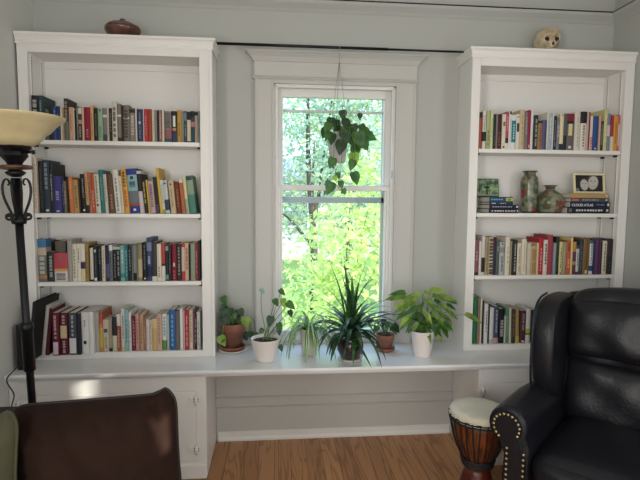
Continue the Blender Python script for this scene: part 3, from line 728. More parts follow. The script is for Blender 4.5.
def fill_shelf(key):
    z, xa, xb, where = SHELF[key]; z += .0006
    rows = []
    for line in S[key].strip().split('\n'):
        parts_ = line.split(';'); h0 = parts_[0].split()
        opt = dict(L=0.0, y=0.0, d=None, k=0, b=[], m=[])
        for q in parts_[1:]:
            q = q.split()
            if not q: continue
            if q[0] in 'Lydk': opt[q[0]] = float(q[1])
            elif q[0] == 'b': opt['b'].append((q[1], float(q[2]), float(q[3])))
            elif q[0] == 'm': opt['m'].append((q[1], float(q[2]), float(q[3]), float(q[4]), int(q[5])))
        rows.append((float(h0[0]), float(h0[1]), float(h0[2]), h0[3], h0[4], opt))
    med = sorted(r[2] for r in rows)[len(rows)//2]
    cur = {}; names = [r[4] for r in rows]; shorts = []
    front = xa+.0045; pa = 0; ph_ = 0; neg = -1.1414; last_y = None
    for i, (u0, u1, vt, col, nm, o) in enumerate(rows):
        ys = F+.010+random.random()*.010+o['y']*.01
        vb = 240  # the foot of the spine lies on the shelf: find its row by projecting
        def X(u):
            lo_, hi_ = 60, 420
            for _ in range(30):
                mid = (lo_+hi_)/2
                if at(u, mid, Y=ys).z > z: lo_ = mid
                else: hi_ = mid
            return at(u, mid, Y=ys).x
        x0, x1 = X(u0), X(u1)
        a = R(o['L'])
        w = (x1-x0)*.985
        shift = 0
        loose = o['k'] > 0
        if not loose and x0 < front: shift = front-x0
        if x1+shift > xb-.0045: shift = xb-.0045-x1
        x0 += shift; x1 += shift
        if x0 < front and not loose: w = max(.0035, (x1-front)*.985); x0 = front
        h = at((u0+u1)/2, vt, Y=ys).z - z
        h /= math.cos(a)
        d = (o['d']*.01 if o['d'] else min(.135, .105+.03*random.random()+max(0, h-.2)*.25))
        d = min(d, -.0235-ys)
        if not loose:
            if a >= 0 and a > pa and pa >= 0:
                gap = min(h, ph_)*(math.tan(a)-math.tan(pa)); gap = min(gap, w*.35); x0 += gap; w -= gap
            pa = max(a, 0); ph_ = h
        if a < 0:
            x1 = max(x1, neg+w/math.cos(a)+.0005); neg = x1
        if a < 0:
            # rest on the right lower corner
            t = book(x1-w*math.cos(a), ys, z+w*math.sin(-a), w, h, d, -a, [col]+o['b'], o['m'], PAGEW if key[1] == '4' else PAGES)
        else:
            t = book(x0, ys, z, w, h, d, -a, [col]+o['b'], o['m'], PAGEW if key[1] == '4' else PAGES)
        if not loose: front = x0+w/math.cos(a)+.0010
        t['group'] = 'books on the ' + where
        kind = 'book'
        wd = u1-u0
        if wd < 2.2 and 'thin' not in nm: kind = 'slim book'
        elif wd > 6 and 'thick' not in nm and 'large' not in nm: kind = 'thick book'
        if 'red-and-white' == nm and key == 'L3': kind = 'booklet'
        me_ = nm + ' ' + kind
        lf = names[i-1] if i else None; rt = names[i+1] if i+1 < len(names) else None
        if i and rt: c1 = f'{me_} between the {lf} and {rt} ones on {where}'
        elif i: c1 = f'{me_} at the right end of {where}, beside the {lf} one'
        else: c1 = f'{me_} at the left end of {where}, beside the {rt} one'
        if c1 in USED: raise RuntimeError('label twice: '+c1)
        USED.add(c1)
        t['label'] = c1[0].upper()+c1[1:]; t['category'] = 'book'
for k in S: fill_shelf(k)

# two small stacks on the right bookcase's second shelf
def lying(u0, u1, v0, v1, cols, marks, label, z=None, d=.14, grp='', pages=PAGEW, yoff=0, endpages=False):
    ys = F+.014+yoff
    x0 = at(u0, (v0+v1)/2, Y=ys).x; x1 = at(u1, (v0+v1)/2, Y=ys).x
    hh = (at(u0, v0, Y=ys).z-at(u0, v1, Y=ys).z)*.985
    # built lying: spine along x
    t = bpy.data.objects.new('book', None); COL.objects.link(t); t.location = (x0, ys, z)
    L = x1-x0; c = .0018; b = MB(); cm = hexmat(cols[0])
    poly = [(d, 0), (.002, 0), (0, hh*.25), (0, hh*.75), (.002, hh), (d, hh), (d, hh-c), (.004, hh-c), (.004, c), (d, c)]
    b.prism(poly, 0, L, cm, axis='x')
    for col, a0, a1 in cols[1:]:
        b.add([(L*a0, -.0004, hh*.22), (L*a1, -.0004, hh*.22), (L*a1, -.0004, hh*.8), (L*a0, -.0004, hh*.8)], [(0, 1, 2, 3)], hexmat(col))
    for col, a0, a1, ws, nd in marks:
        st = (a1-a0)*L/nd
        for k in range(nd):
            q = st*(.5+.4*random.random()) if nd > 1 else st
            b.add([(L*a0+st*k, -.0006, hh*(.5-ws/2)), (L*a0+st*k+q, -.0006, hh*(.5-ws/2)), (L*a0+st*k+q, -.0006, hh*(.5+ws/2)), (L*a0+st*k, -.0006, hh*(.5+ws/2))], [(0, 1, 2, 3)], hexmat(col))
    o = b.build('cover'); o.parent = t
    b = MB(); b.box(.002, L-.002, .0045, d-.003, c+.0002, hh-c-.0002, pages); o = b.build('page_block'); o.parent = t
    tag(t, label, 'book', grp); return z+hh+.0004, t
z2 = RSH[1]+.0006
g1 = 'books stacked under the green picture'; st1 = []
zz, t_ = lying(489, 519, 209.2, 213.3, ['1d2230'], [('c8c8cc', .08, .9, .3, 9), ('d8d8d8', .93, .97, .4, 1)], 'Dark navy book lying at the foot of the stack under the green picture', z2, .15, g1)
zz, t_ = lying(489.5, 518.5, 205, 209.2, ['242a3e'], [('a8a8b8', .1, .8, .25, 8), ('e0e0e0', .92, .98, .5, 1)], 'Blue-black book lying second from the foot of the stack under the green picture', zz, .15, g1)
zz, t_ = lying(489.5, 513, 202.6, 205, ['1f3a6a'], [('e8e8e8', .1, .3, .4, 2), ('d89aa0', .45, .75, .4, 3)], 'Thin blue book with white and pink print in the stack under the green picture', zz, .145, g1)
ztop1, t_ = lying(489.5, 513, 197.2, 202.6, ['1f5470', ('c9c040', .7, 1)], [('8ab0c0', .08, .6, .25, 5), ('5a9a4a', .78, .9, .4, 1)], 'Teal-blue book with a yellow-green patch, topmost of the stack under the green picture', zz, .145, g1)
g2 = 'books stacked under the photo frame'
zz, t_ = lying(567.5, 609.5, 207.2, 213.3, ['1c2230', ('6a7078', .03, .1)], [('d4d4d4', .2, .85, .3, 10), ('d8d8d8', .92, .97, .4, 1)], 'Navy-black book lying at the foot of the stack under the photo frame', z2, .15, g2)
zz, cloud = lying(570.5, 610, 201.8, 207.2, ['1b2540'], [('7a86a0', .66, .86, .3, 4), ('d8d8e0', .93, .98, .5, 1)], 'Navy book with large white capital lettering, second from the foot under the photo frame', zz, .145, g2)
zz, t_ = lying(571, 608.5, 197.8, 201.8, ['4a4e5c', ('c8705a', .02, .2)], [('b0a8a8', .3, .75, .3, 7), ('d8d0c8', .92, .97, .4, 1)], 'Grey book with a salmon spine end lying second from the top under the photo frame', zz, .14, g2)
ztop2, t_ = lying(570, 608, 193.3, 197.8, ['c09a62'], [('e8d8b0', .94, .98, .5, 1)], 'Tan book lying topmost of the stack, directly beneath the photo frame', zz, .14, g2)
fc = bpy.data.curves.new('title_lettering', 'FONT'); fc.body = 'CLOUD ATLAS'; fc.size = .0195; fc.offset = .0003; fc.extrude = .0002; fc.materials.append(hexmat('e6e6ea'))
fo = bpy.data.objects.new('title_lettering', fc); COL.objects.link(fo); fo.parent = cloud; fo.rotation_euler = (PI/2, 0, 0); fo.location = (.006, -.001, .0055)
fc.space_character = .93
bpy.context.view_layer.update(); fm_ = bpy.data.meshes.new_from_object(fo.evaluated_get(bpy.context.evaluated_depsgraph_get()))
bpy.data.objects.remove(fo); fo = bpy.data.objects.new('title_lettering', fm_); COL.objects.link(fo); fo.parent = cloud; fo.rotation_euler = (PI/2, 0, 0); fo.location = (.006, -.001, .0055)
# ---------------------------------------------------------------- picture, photo frame, vases, top ornaments
def pix(u, v, Y): return at(u, v, Y=Y)
ys = -.085
a0, a1 = at(477, 198, Y=ys), at(499, 198, Y=ys); hp = at(480, 177.5, Y=ys).z-ztop1
PIC = mat('leafy_print', '8fae7c', .4, noise=('2f4a34', 34, .36, .6))
xp0 = XR1+.004
t = thing('picture', ((xp0+a1.x)/2, ys, ztop1+.0005), 'Small green picture of a dark tree standing on the book stack left of the vases', 'picture'); t.rotation_euler = (R(-9), 0, 0)
w = (a1.x-xp0)/2; hp = min(hp*1.03, .1)
b = MB(); b.box(-w, w, 0, .006, 0, hp, hexmat('26302a')); o = b.build('frame', bevel=.001); o.parent = t
b = MB(); b.box(-w+.004, w-.004, -.0012, 0, .004, hp-.004, PIC)
TD = hexmat('1d241e')
for x0_, x1_, zz0, zz1 in ((.012, .018, .01, .06), (.0, .03, .046, .056), (-.03, -.027, .02, .085), (-.018, -.016, .03, .08)): b.box(x0_, x1_, -.0016, -.0012, zz0, min(zz1, hp-.006), TD)
b.box(-w+.004, w-.004, -.0016, -.0012, .004, .016, hexmat('8a9a80'))
o = b.build('print'); o.parent = t
# photo frame
ys = -.11
p0, p1 = at(573, 194, Y=ys), at(605.5, 194, Y=ys); fw = (p1.x-p0.x)/2; fh = at(590, 173.2, Y=ys).z-ztop2
GOLD = mat('pale_gilt', 'e6dfba', .4, metal=.1)
t = thing('photo_frame', ((p0.x+p1.x)/2, ys, ztop2+.0005), 'Pale gilt photo frame with a black-and-white portrait of two smiling faces on a book stack', 'photo frame'); t.rotation_euler = (R(-7), 0, R(3))
b = MB(); bw = .011
b.box(-fw, fw, -.006, .006, 0, bw, GOLD); b.box(-fw, fw, -.006, .006, fh-bw, fh, GOLD); b.box(-fw, -fw+bw, -.006, .006, bw, fh-bw, GOLD); b.box(fw-bw, fw, -.006, .006, bw, fh-bw, GOLD)
o = b.build('frame', bevel=.002); o.parent = t
b = MB(); b.box(-fw+bw*.8, fw-bw*.8, .001, .004, bw*.8, fh-bw*.8, hexmat('2c2a2a'))
def disc(cx, cz, rx, rz, y, mt, tilt=0):
    vs = [(cx+rx*math.cos(2*PI*k/20)*math.cos(tilt)-rz*math.sin(2*PI*k/20)*math.sin(tilt), y, cz+rx*math.cos(2*PI*k/20)*math.sin(tilt)+rz*math.sin(2*PI*k/20)*math.cos(tilt)) for k in range(20)]
    b.add(vs, [tuple(range(20))], mt)
G1, G2, G3, G4 = hexmat('cfcac4'), hexmat('b5b0aa'), hexmat('6a6664'), hexmat('8d8984')
cz = fh/2
b.add([(-fw+.013, .0008, bw), (-fw+.04, .0008, bw), (-fw+.03, .0008, bw+.02), (-fw+.013, .0008, bw+.016)], [(0, 1, 2, 3)], G4)
for cx, czf, s_, tl in ((-.028, cz-.008, .026, .15), (.025, cz+.004, .033, -.3)):
    disc(cx, czf+s_*.25, s_*1.12, s_*1.2, .0007, hexmat('4a4644'), tl); disc(cx, czf, s_*.95, s_*1.2, .0006, G2, tl); disc(cx+.001, czf+.001, s_*.8, s_*1.05, .0004, G1, tl)
    for sx in (-1, 1): disc(cx+sx*s_*.34, czf+s_*.28, s_*.16, s_*.08, .0002, hexmat('4a4644'), tl)
    disc(cx, czf-s_*.02, s_*.1, s_*.2, .0002, G2, tl); disc(cx, czf-s_*.52, s_*.34, s_*.11, .0002, G3, tl); disc(cx, czf-s_*.5, s_*.3, s_*.07, .0001, hexmat('e2ddd8'), tl)
o = b.build('photograph'); o.parent = t
# vases
VASE = bpy.data.materials.new('flowered_glaze'); VASE.use_nodes = True
nt = VASE.node_tree; bs = nt.nodes['Principled BSDF']; bs.inputs['Roughness'].default_value = .18
tc = nt.nodes.new('ShaderNodeTexCoord')
n1 = nt.nodes.new('ShaderNodeTexNoise'); n1.inputs['Scale'].default_value = 28; n1.inputs['Detail'].default_value = 3; nt.links.new(tc.outputs['Object'], n1.inputs['Vector'])
r1 = nt.nodes.new('ShaderNodeValToRGB'); r1.color_ramp.elements[0].position = .42; r1.color_ramp.elements[1].position = .6
r1.color_ramp.elements[0].color = lin('85846f'); r1.color_ramp.elements[1].color = lin('44553f'); nt.links.new(n1.outputs['Fac'], r1.inputs['Fac'])
n2 = nt.nodes.new('ShaderNodeTexNoise'); n2.inputs['Scale'].default_value = 17; n2.inputs['Detail'].default_value = 4; nt.links.new(tc.outputs['Object'], n2.inputs['Vector'])
r2 = nt.nodes.new('ShaderNodeValToRGB'); r2.color_ramp.elements[0].position = .57; r2.color_ramp.elements[1].position = .62
r2.color_ramp.elements[0].color = (0, 0, 0, 1); r2.color_ramp.elements[1].color = (1, 1, 1, 1); nt.links.new(n2.outputs['Fac'], r2.inputs['Fac'])
mx = nt.nodes.new('ShaderNodeMix'); mx.data_type = 'RGBA'; nt.links.new(r2.outputs['Color'], mx.inputs[0]); nt.links.new(r1.outputs['Color'], mx.inputs[6]); mx.inputs[7].default_value = lin('8a3d38')
nt.links.new(mx.outputs[2], bs.inputs['Base Color'])
DARKRIM = mat('dark_bronze', '2b2c28', .4, metal=.4)
def vase(u, v0, v1, prof, label, y=-.10):
    c = at(u, v0, Y=y); z = RSH[1]+.0006; H = at(u, v1, Y=y).z-z
    t = thing('vase', (c.x, y, z), label, 'vase')
    pr = [(r*H, zz*H) for r, zz in prof]
    b = MB(); b.lathe(pr, (0, 0, 0), VASE, 36, cap1=False); o = b.build('body'); o.parent = t
    rr = pr[-1][0]
    b = MB(); b.lathe([(rr*.96, H-.004), (rr*1.06, H-.003), (rr*1.06, H), (rr*.92, H), (rr*.7, H-.012), (rr*.6, H-.03)], (0, 0, 0), DARKRIM, 36, cap0=False); o = b.build('rim'); o.parent = t
    b = MB(); b.lathe([(pr[0][0]*1.03, 0), (pr[0][0]*1.05, H*.03), (pr[0][0], H*.045)], (0, 0, 0), DARKRIM, 36); o = b.build('foot'); o.parent = t
vase(528.3, 213, 171, [(.15, 0), (.155, .04), (.19, .3), (.205, .6), (.205, .74), (.185, .84), (.135, .90), (.125, .94), (.15, .985), (.165, 1)], 'Tall olive-green vase with red flowers on the second shelf of the right bookcase')
vase(549.2, 213, 185.3, [(.34, 0), (.36, .04), (.47, .22), (.495, .4), (.45, .58), (.33, .72), (.17, .82), (.14, .9), (.19, .97), (.22, 1)], 'Round short-necked green vase with red flowers, right of the tall vase')
# brown lidded dish on the left bookcase
yy = -.115; c = at(123, 33, Y=yy)
BROWN = mat('brown_glaze', '6b463c', .25, noise=('4a2c28', 20, .35, .7), coat=.3)
sc_ = (at(141, 30, Y=yy).x-at(105.5, 30, Y=yy).x)/2; tz = ZTL
t = thing('lidded_dish', (c.x, yy, tz+.0005), 'Squat brown glazed dish with a knobbed lid on top of the left bookcase', 'dish')
hh = at(123, 19, Y=yy).z-tz
lob = lambda a, f: 1+.035*math.cos(6*a)*math.sin(PI*min(1, f*1.1))
b = MB(); b.lathe([(.45*sc_, 0), (.62*sc_, .02*hh), (.85*sc_, .25*hh), (.98*sc_, .42*hh), (1*sc_, .5*hh), (.97*sc_, .54*hh)], (0, 0, 0), BROWN, 36, fn=lob); o = b.build('bowl'); o.parent = t
b = MB(); b.lathe([(.985*sc_, .545*hh), (.9*sc_, .64*hh), (.7*sc_, .74*hh), (.4*sc_, .82*hh), (.12*sc_, .84*hh)], (0, 0, 0), BROWN, 36, fn=lob)
o = b.build('lid'); o.parent = t
b = MB(); b.lathe([(.13*sc_, .83*hh), (.1*sc_, .87*hh), (.17*sc_, .93*hh), (.15*sc_, .98*hh), (0, 1*hh)], (0, 0, 0), mat('dark_knob', '33201c', .3), 20); o = b.build('lid_knob'); o.parent = t
# skull on the right bookcase
yy = -.11; c = at(547.5, 48, Y=yy); tz = ZTR
BONE = mat('bone', 'cbbda0', .6, noise=('8a7556', 22, .42, .72), bump=.3, bscale=60); SOCK = mat('socket_dark', '2a211a', .9)
kk = (at(563, 40, Y=yy).x-at(533, 40, Y=yy).x)
t = thing('skull', (c.x, yy, tz+.0005), 'Weathered bone-coloured skull on top of the right bookcase', 'skull', rz=R(-6))
# built facing -y, then turned
q = Matrix.Rotation(R(0), 3, 'Z'); Hs = at(547, 27, Y=yy).z-tz
def skull_pt(i, j):
    a = 2*PI*i; e = -PI/2+PI*j
    d = V(math.cos(e)*math.sin(a), -math.cos(e)*math.cos(a), math.sin(e))
    rx, ry, rz_ = .38, .5, .42
    p = V(d.x*rx, d.y*ry+.06, d.z*rz_+.55)
    front = max(0, -d.y)
    if d.z < 0:                       # narrow the face below the brow
        k = front*min(1, -d.z*1.6); p.x *= 1-.36*k; p.z -= .05*k; p.y -= .07*k*(1-abs(d.x))
        if d.y > 0: p.z += .10*(-d.z)*d.y
    def dent(cx, cz, sx, sz, dep):
        g = math.exp(-((d.x-cx)/sx)**2-((d.z-cz)/sz)**2)*(1 if d.y < 0 else 0); return g*dep
    p.y += dent(-.36, -.10, .19, .17, .26)+dent(.36, -.10, .19, .17, .26)+dent(0, -.42, .09, .14, .13)
    p.y -= dent(-.36, .12, .26, .08, .045)+dent(.36, .12, .26, .08, .045)+dent(0, -.2, .08, .12, .05)+dent(-.5, -.38, .16, .12, .06)+dent(.5, -.38, .16, .12, .06)
    p.x += dent(-.95, 0, .2, .3, .04)-dent(.95, 0, .2, .3, .04)
    p.z = max(p.z, .10)
    return p
sw = kk/.98
b = MB(); b.grid(lambda i, j: q @ V(skull_pt(i, j).x*sw, skull_pt(i, j).y*sw, (skull_pt(i, j).z-.10)*Hs/.87), 64, 44, BONE, wrapu=True); o = b.build('cranium'); o.parent = t
for sx in (-1, 1):
    b = MB()
    b.grid(lambda i, j: q @ V((sx*.15+.080*math.cos(2*PI*i)*math.sin(PI*j))*sw, (-.272+.03*math.cos(PI*j))*sw, (.50-.10+.072*math.sin(2*PI*i)*math.sin(PI*j))*Hs/.87), 18, 7, SOCK, wrapu=True)
    o = b.build('eye_socket'); o.parent = t
b = MB(); b.prism([(-.045, .27), (.045, .27), (0, .40)], -.392, -.30, SOCK, M=None); b.v = [tuple(q @ V(p[0]*sw, p[1]*sw, (p[2]-.08)*Hs/.87)) for p in b.v]; o = b.build('nose_cavity'); o.parent = t
for k in range(8):
    x = (k-3.5)*.038; b = MB(); b.box(x-.016, x+.016, -.405+x*x*1.6, -.37+x*x*1.6, .10, .175, hexmat('d8cdb0')); b.v = [tuple(q @ V(p[0]*sw, p[1]*sw, (p[2]-.10)*Hs/.87)) for p in b.v]
    o = b.build('tooth', bevel=.001); o.parent = t
# ---------------------------------------------------------------- curtain rod
YR_ = -.105
r0, r1, r2 = at(214, 43.3, Y=YR_), at(388, 50.2, Y=YR_), at(466, 51.2, Y=YR_); zr = (r0.z+r1.z+r2.z)/3
t = thing('curtain_rod', (r1.x, YR_, zr), 'Thin black telescoping curtain rod spanning between the two bookcases above the window', 'curtain rod')
ROD = mat('rod_black', '101014', .3, metal=.3)
b = MB(); b.tube([(XL3+.004, YR_, zr), (r1.x, YR_, zr)], .0075, ROD, 14); part(b, 'outer_tube', t)
b = MB(); b.tube([(r1.x, YR_, zr), (XR0-.004, YR_, zr)], .0056, ROD, 14); part(b, 'inner_tube', t)
for x in (XL3+.0005, XR0-.0045): b = MB(); b.lathe([(.013, 0), (.013, .004)], (x, YR_, zr), ROD, 16, M=Matrix.Rotation(R(90), 3, 'Y')); part(b, 'end_flange', t)
HOOKX = at(339.5, 50, Y=YR_).x
# ---------------------------------------------------------------- floor lamp
YLMP = -.83
lc = at(16, 130, Y=YLMP); lx = lc.x
lfoot = at(33.4, 413, Y=YLMP).x; ltop = at(15.5, 160, Y=YLMP).x
lx = lfoot+.0135
def LZ(v): return at(22, v, Y=YLMP).z
t = thing('floor_lamp', (lx, YLMP, 0), 'Black wrought-iron torchiere floor lamp with a cream glass bowl, beside the left bookcase', 'floor lamp')
t.rotation_euler = (0, R(-1.6), 0)
IRON = mat('wrought_iron', '17161a', .38, metal=.5, bump=.1, bscale=120)
CREAM = mat('cream_glass', 'dacda6', .3, noise=('cdbb8e', 9, .35, .7)); 
bs = CREAM.node_tree.nodes['Principled BSDF']; bs.inputs['Subsurface Weight'].default_value = .0
zb_ = LZ(147)
prof = [(.046, zb_), (.064, LZ(145.6)), (.084, LZ(142.5)), (.097, LZ(138.5)), (.104, LZ(135)), (.122, LZ(131.5)), (.134, LZ(127)), (.145, LZ(124)), (.162, LZ(121)), (.170, LZ(118.6)), (.172, LZ(117.4))]
inner = [(.168, LZ(117.2))]+[(r-.007, z+.004) for r, z in prof[-3::-1]]
b = MB(); b.lathe(prof+inner, (0, 0, 0), CREAM, 56); o = b.build('lamp_shade'); o.parent = t
zc = zb_
b = MB(); b.lathe([(.02, LZ(166)), (.028, LZ(162)), (.045, LZ(156)), (.042, LZ(152)), (.058, LZ(148)), (.056, LZ(147)+.003)], (0, 0, 0), IRON, 10, smooth=False); o = b.build('shade_cup'); o.parent = t
b = MB(); b.tube([(.02, -.01, LZ(153)), (.07, -.03, LZ(153)), (.082, -.034, LZ(153.5))], [.004, .005, .008], IRON, 8); o = b.build('switch_knob'); o.parent = t
b = MB(); b.lathe([(.02, LZ(170)), (.052, LZ(169)), (.056, LZ(167.2)), (.052, LZ(165.5)), (.02, LZ(164.6))], (0, 0, 0), mat('brown_marble', '6b4a36', .3, noise=('3a261c', 30, .4, .65)), 28); o = b.build('marble_ring'); o.parent = t
b = MB(); b.lathe([(.012, LZ(177)), (.026, LZ(175)), (.034, LZ(172.5)), (.02, LZ(170))], (0, 0, 0), IRON, 20); o = b.build('collar'); o.parent = t
b = MB(); b.lathe([(.0135, .03), (.0135, LZ(372)), (.0135, LZ(178))], (0, 0, 0), IRON, 20); o = b.build('pole'); o.parent = t
b = MB(); b.lathe([(.016, LZ(371)), (.0205, LZ(370)), (.0205, LZ(331)), (.024, LZ(329)), (.024, LZ(325)), (.018, LZ(322))], (0, 0, 0), IRON, 20); o = b.build('pole_sleeve'); o.parent = t
for k in range(4):
    a = PI/4*2*k+R(8); da = V(math.cos(a), math.sin(a), 0); pts = []
    def sp(cx, zc_, r0_, r1_, a0_, a1_, n):
        return [V(0, 0, 0)+da*(cx+(r0_+(r1_-r0_)*i/n)*math.cos(a0_+(a1_-a0_)*i/n))+V(0, 0, zc_+(r0_+(r1_-r0_)*i/n)*math.sin(a0_+(a1_-a0_)*i/n)) for i in range(n+1)]
    pts = [da*0.0160+V(0, 0, LZ(219)), da*0.0208+V(0, 0, LZ(213)), da*0.0376+V(0, 0, LZ(203)), da*0.0464+V(0, 0, LZ(193)), da*0.0456+V(0, 0, LZ(184)), da*0.0368+V(0, 0, LZ(178.5)), da*0.0256+V(0, 0, LZ(178.5)), da*0.0208+V(0, 0, LZ(183)), da*0.0264+V(0, 0, LZ(186)), da*0.0296+V(0, 0, LZ(183.5))]
    b = MB(); b.tube(pts, [.005]*6+[.005, .0045, .004, .003], IRON, 8); o = b.build('scroll', subsurf=1); o.parent = t
    pts = sp(.030, LZ(217), .014, .004, R(200), R(200-540), 16)
    b = MB(); b.tube(pts, .0045, IRON, 8); o = b.build('scroll'); o.parent = t
b = MB(); b.lathe([(.022, LZ(224)), (.026, LZ(221)), (.018, LZ(216)), (.014, LZ(214))], (0, 0, 0), IRON, 16); o = b.build('collar'); o.parent = t
b = MB(); b.lathe([(.15, 0), (.15, .012), (.11, .024), (.05, .034), (.02, .05)], (0, 0, 0), IRON, 40); o = b.build('base'); o.parent = t
# ---------------------------------------------------------------- black speaker, big black folder
BLK = mat('black_plastic', '141416', .45); BLK2 = mat('black_cloth', '0f0f11', .7)
yb = YCT+.07; s0 = at(17.5, 372, Y=yb); s1 = at(36, 372, Y=yb); sz = at(26, 325, Y=yb).z
t = thing('speaker', ((s0.x+s1.x)/2, yb, ZC+.0005), 'Small black box speaker at the end of the counter behind the floor lamp', 'speaker')
x0, x1 = max(s0.x, WL+.004), -1.1705
b = MB(); b.box(x0, x1, yb, yb+.085, ZC+.0005, sz, BLK); part(b, 'cabinet', t, bevel=.003)
b = MB(); b.box(x0+.006, x1-.006, yb-.006, yb, ZC+.01, sz-.008, BLK2); part(b, 'grille', t, bevel=.002)
zp = ZC+.03; pts = [(x0+.02, yb-.004, zp), (x0+.01, yb-.05, zp-.012), (x0+.004, YCT-.03, ZC-.01), (at(14, 395, Y=YCT-.02).x, YCT-.02, ZC-.08), (at(11.5, 405, Y=YCT-.02).x, YCT-.02, ZC-.14), (at(14, 420, Y=YCT-.02).x, YCT-.03, ZC-.26), (WL+.09, YCT-.04, .012)]
def smooth(pts, n=6):
    P_ = [V(*p) for p in pts]; out = []
    for i in range(len(P_)-1):
        p0, p1, p2, p3 = P_[max(i-1, 0)], P_[i], P_[i+1], P_[min(i+2, len(P_)-1)]
        for k in range(n):
            s = k/n; out.append(.5*((2*p1)+(p2-p0)*s+(2*p0-5*p1+4*p2-p3)*s*s+(3*p1-p0-3*p2+p3)*s**3))
    out.append(P_[-1]); return out
b = MB(); b.tube(smooth(pts), .0028, mat('cable_rubber', '2a2524', .5), 8); part(b, 'cable', t)
t = thing('binder', (-1.1345, -.315, ZBL+.0006), 'Tall black binder leaning behind the small speaker at the left end of the bottom shelf', 'binder'); t.rotation_euler = (0, R(6.8), 0)
t.location.z += .0165*math.sin(R(6.8)); t.location.x = -1.158; ht_ = .285
b = MB(); b.prism([(0, .004), (.006, 0), (.012, 0), (.0165, .004), (.0165, .25), (.0145, .25), (.0145, .006), (.002, .006), (.002, .25), (0, .25)], 0, ht_, BLK2, axis='z'); o = b.build('cover'); o.parent = t
b = MB(); b.box(.003, .0135, .007, .245, .004, ht_-.006, mat('dark_page_edges', '3a3836', .9)); o = b.build('page_block'); o.parent = t
# ---------------------------------------------------------------- djembe
dt = at(479.3, 408, Z=.47); DR = .118
dt = at(479.3, 408, Z=.443)
t = thing('djembe_drum', (dt.x, dt.y, 0), 'Wooden goblet drum with a cream skin head and black ropes, beside the armchair', 'drum'); t.scale = (1.03, 1.03, .943)
WOOD = mat('drum_wood', '7a3f1c', .3, noise=('2c120a', 6, .35, .7), stretch=(9, 9, 1.2), coat=.3); FOOTW = mat('carved_red_wood', '5c2415', .35, noise=('34120c', 14, .35, .7), bump=.3, bscale=40)
SKIN = mat('drum_skin', 'd6d3c2', .6, noise=('c2bda6', 8, .35, .7)); ROPE = mat('black_rope', '141313', .7)
b = MB(); b.lathe([(.052, .205), (.060, .235), (.082, .285), (.102, .345), (.111, .40), (.113, .445)], (0, 0, 0), WOOD, 40); o = b.build('bowl'); o.parent = t
b = MB(); b.lathe([(.094, 0), (.094, .006), (.086, .05), (.069, .12), (.056, .17), (.052, .204)], (0, 0, 0), FOOTW, 40); o = b.build('foot'); o.parent = t
b = MB(); b.lathe([(.1155, .425), (.119, .448), (.1195, .462), (.114, .470), (.09, .4715), (.05, .472), (0, .472)], (0, 0, 0), SKIN, 44, cap0=False); o = b.build('drum_head'); o.parent = t
for zz, r_, th in ((.438, .1185, .0055), (.424, .1165, .005)):
    b = MB(); b.tube([(r_*math.cos(2*PI*k/40), r_*math.sin(2*PI*k/40), zz) for k in range(40)], th, ROPE, 8, closed=True); o = b.build('rim_ring'); o.parent = t
for k in range(26):
    a = 2*PI*k/26; a2 = a+.04*(1 if k % 2 else -1)
    b = MB(); b.tube([(r*math.cos(aa), r*math.sin(aa), z) for r, z, aa in ((.124, .445, a), (.1205, .42, a), (.1155, .40, a), (.106, .345, a+(a2-a)*.4), (.087, .285, a+(a2-a)*.7), (.066, .235, a2))], .0028, ROPE, 6); o = b.build('rope'); o.parent = t
for zz, r_ in ((.238, .068), (.228, .066), (.218, .0635), (.208, .061)):
    b = MB(); b.tube([(r_*math.cos(2*PI*k/36), r_*math.sin(2*PI*k/36), zz) for k in range(36)], .0058, ROPE, 8, closed=True); o = b.build('base_ring'); o.parent = t
for k in range(16):
    a = 2*PI*(k+.5)/16; b = MB(); M_ = Matrix.Rotation(a, 3, 'Z')
    b.box(.1185, .1235, -.014, .014, .443, .4485, SKIN, M=M_); o = b.build('skin_tab'); o.parent = t
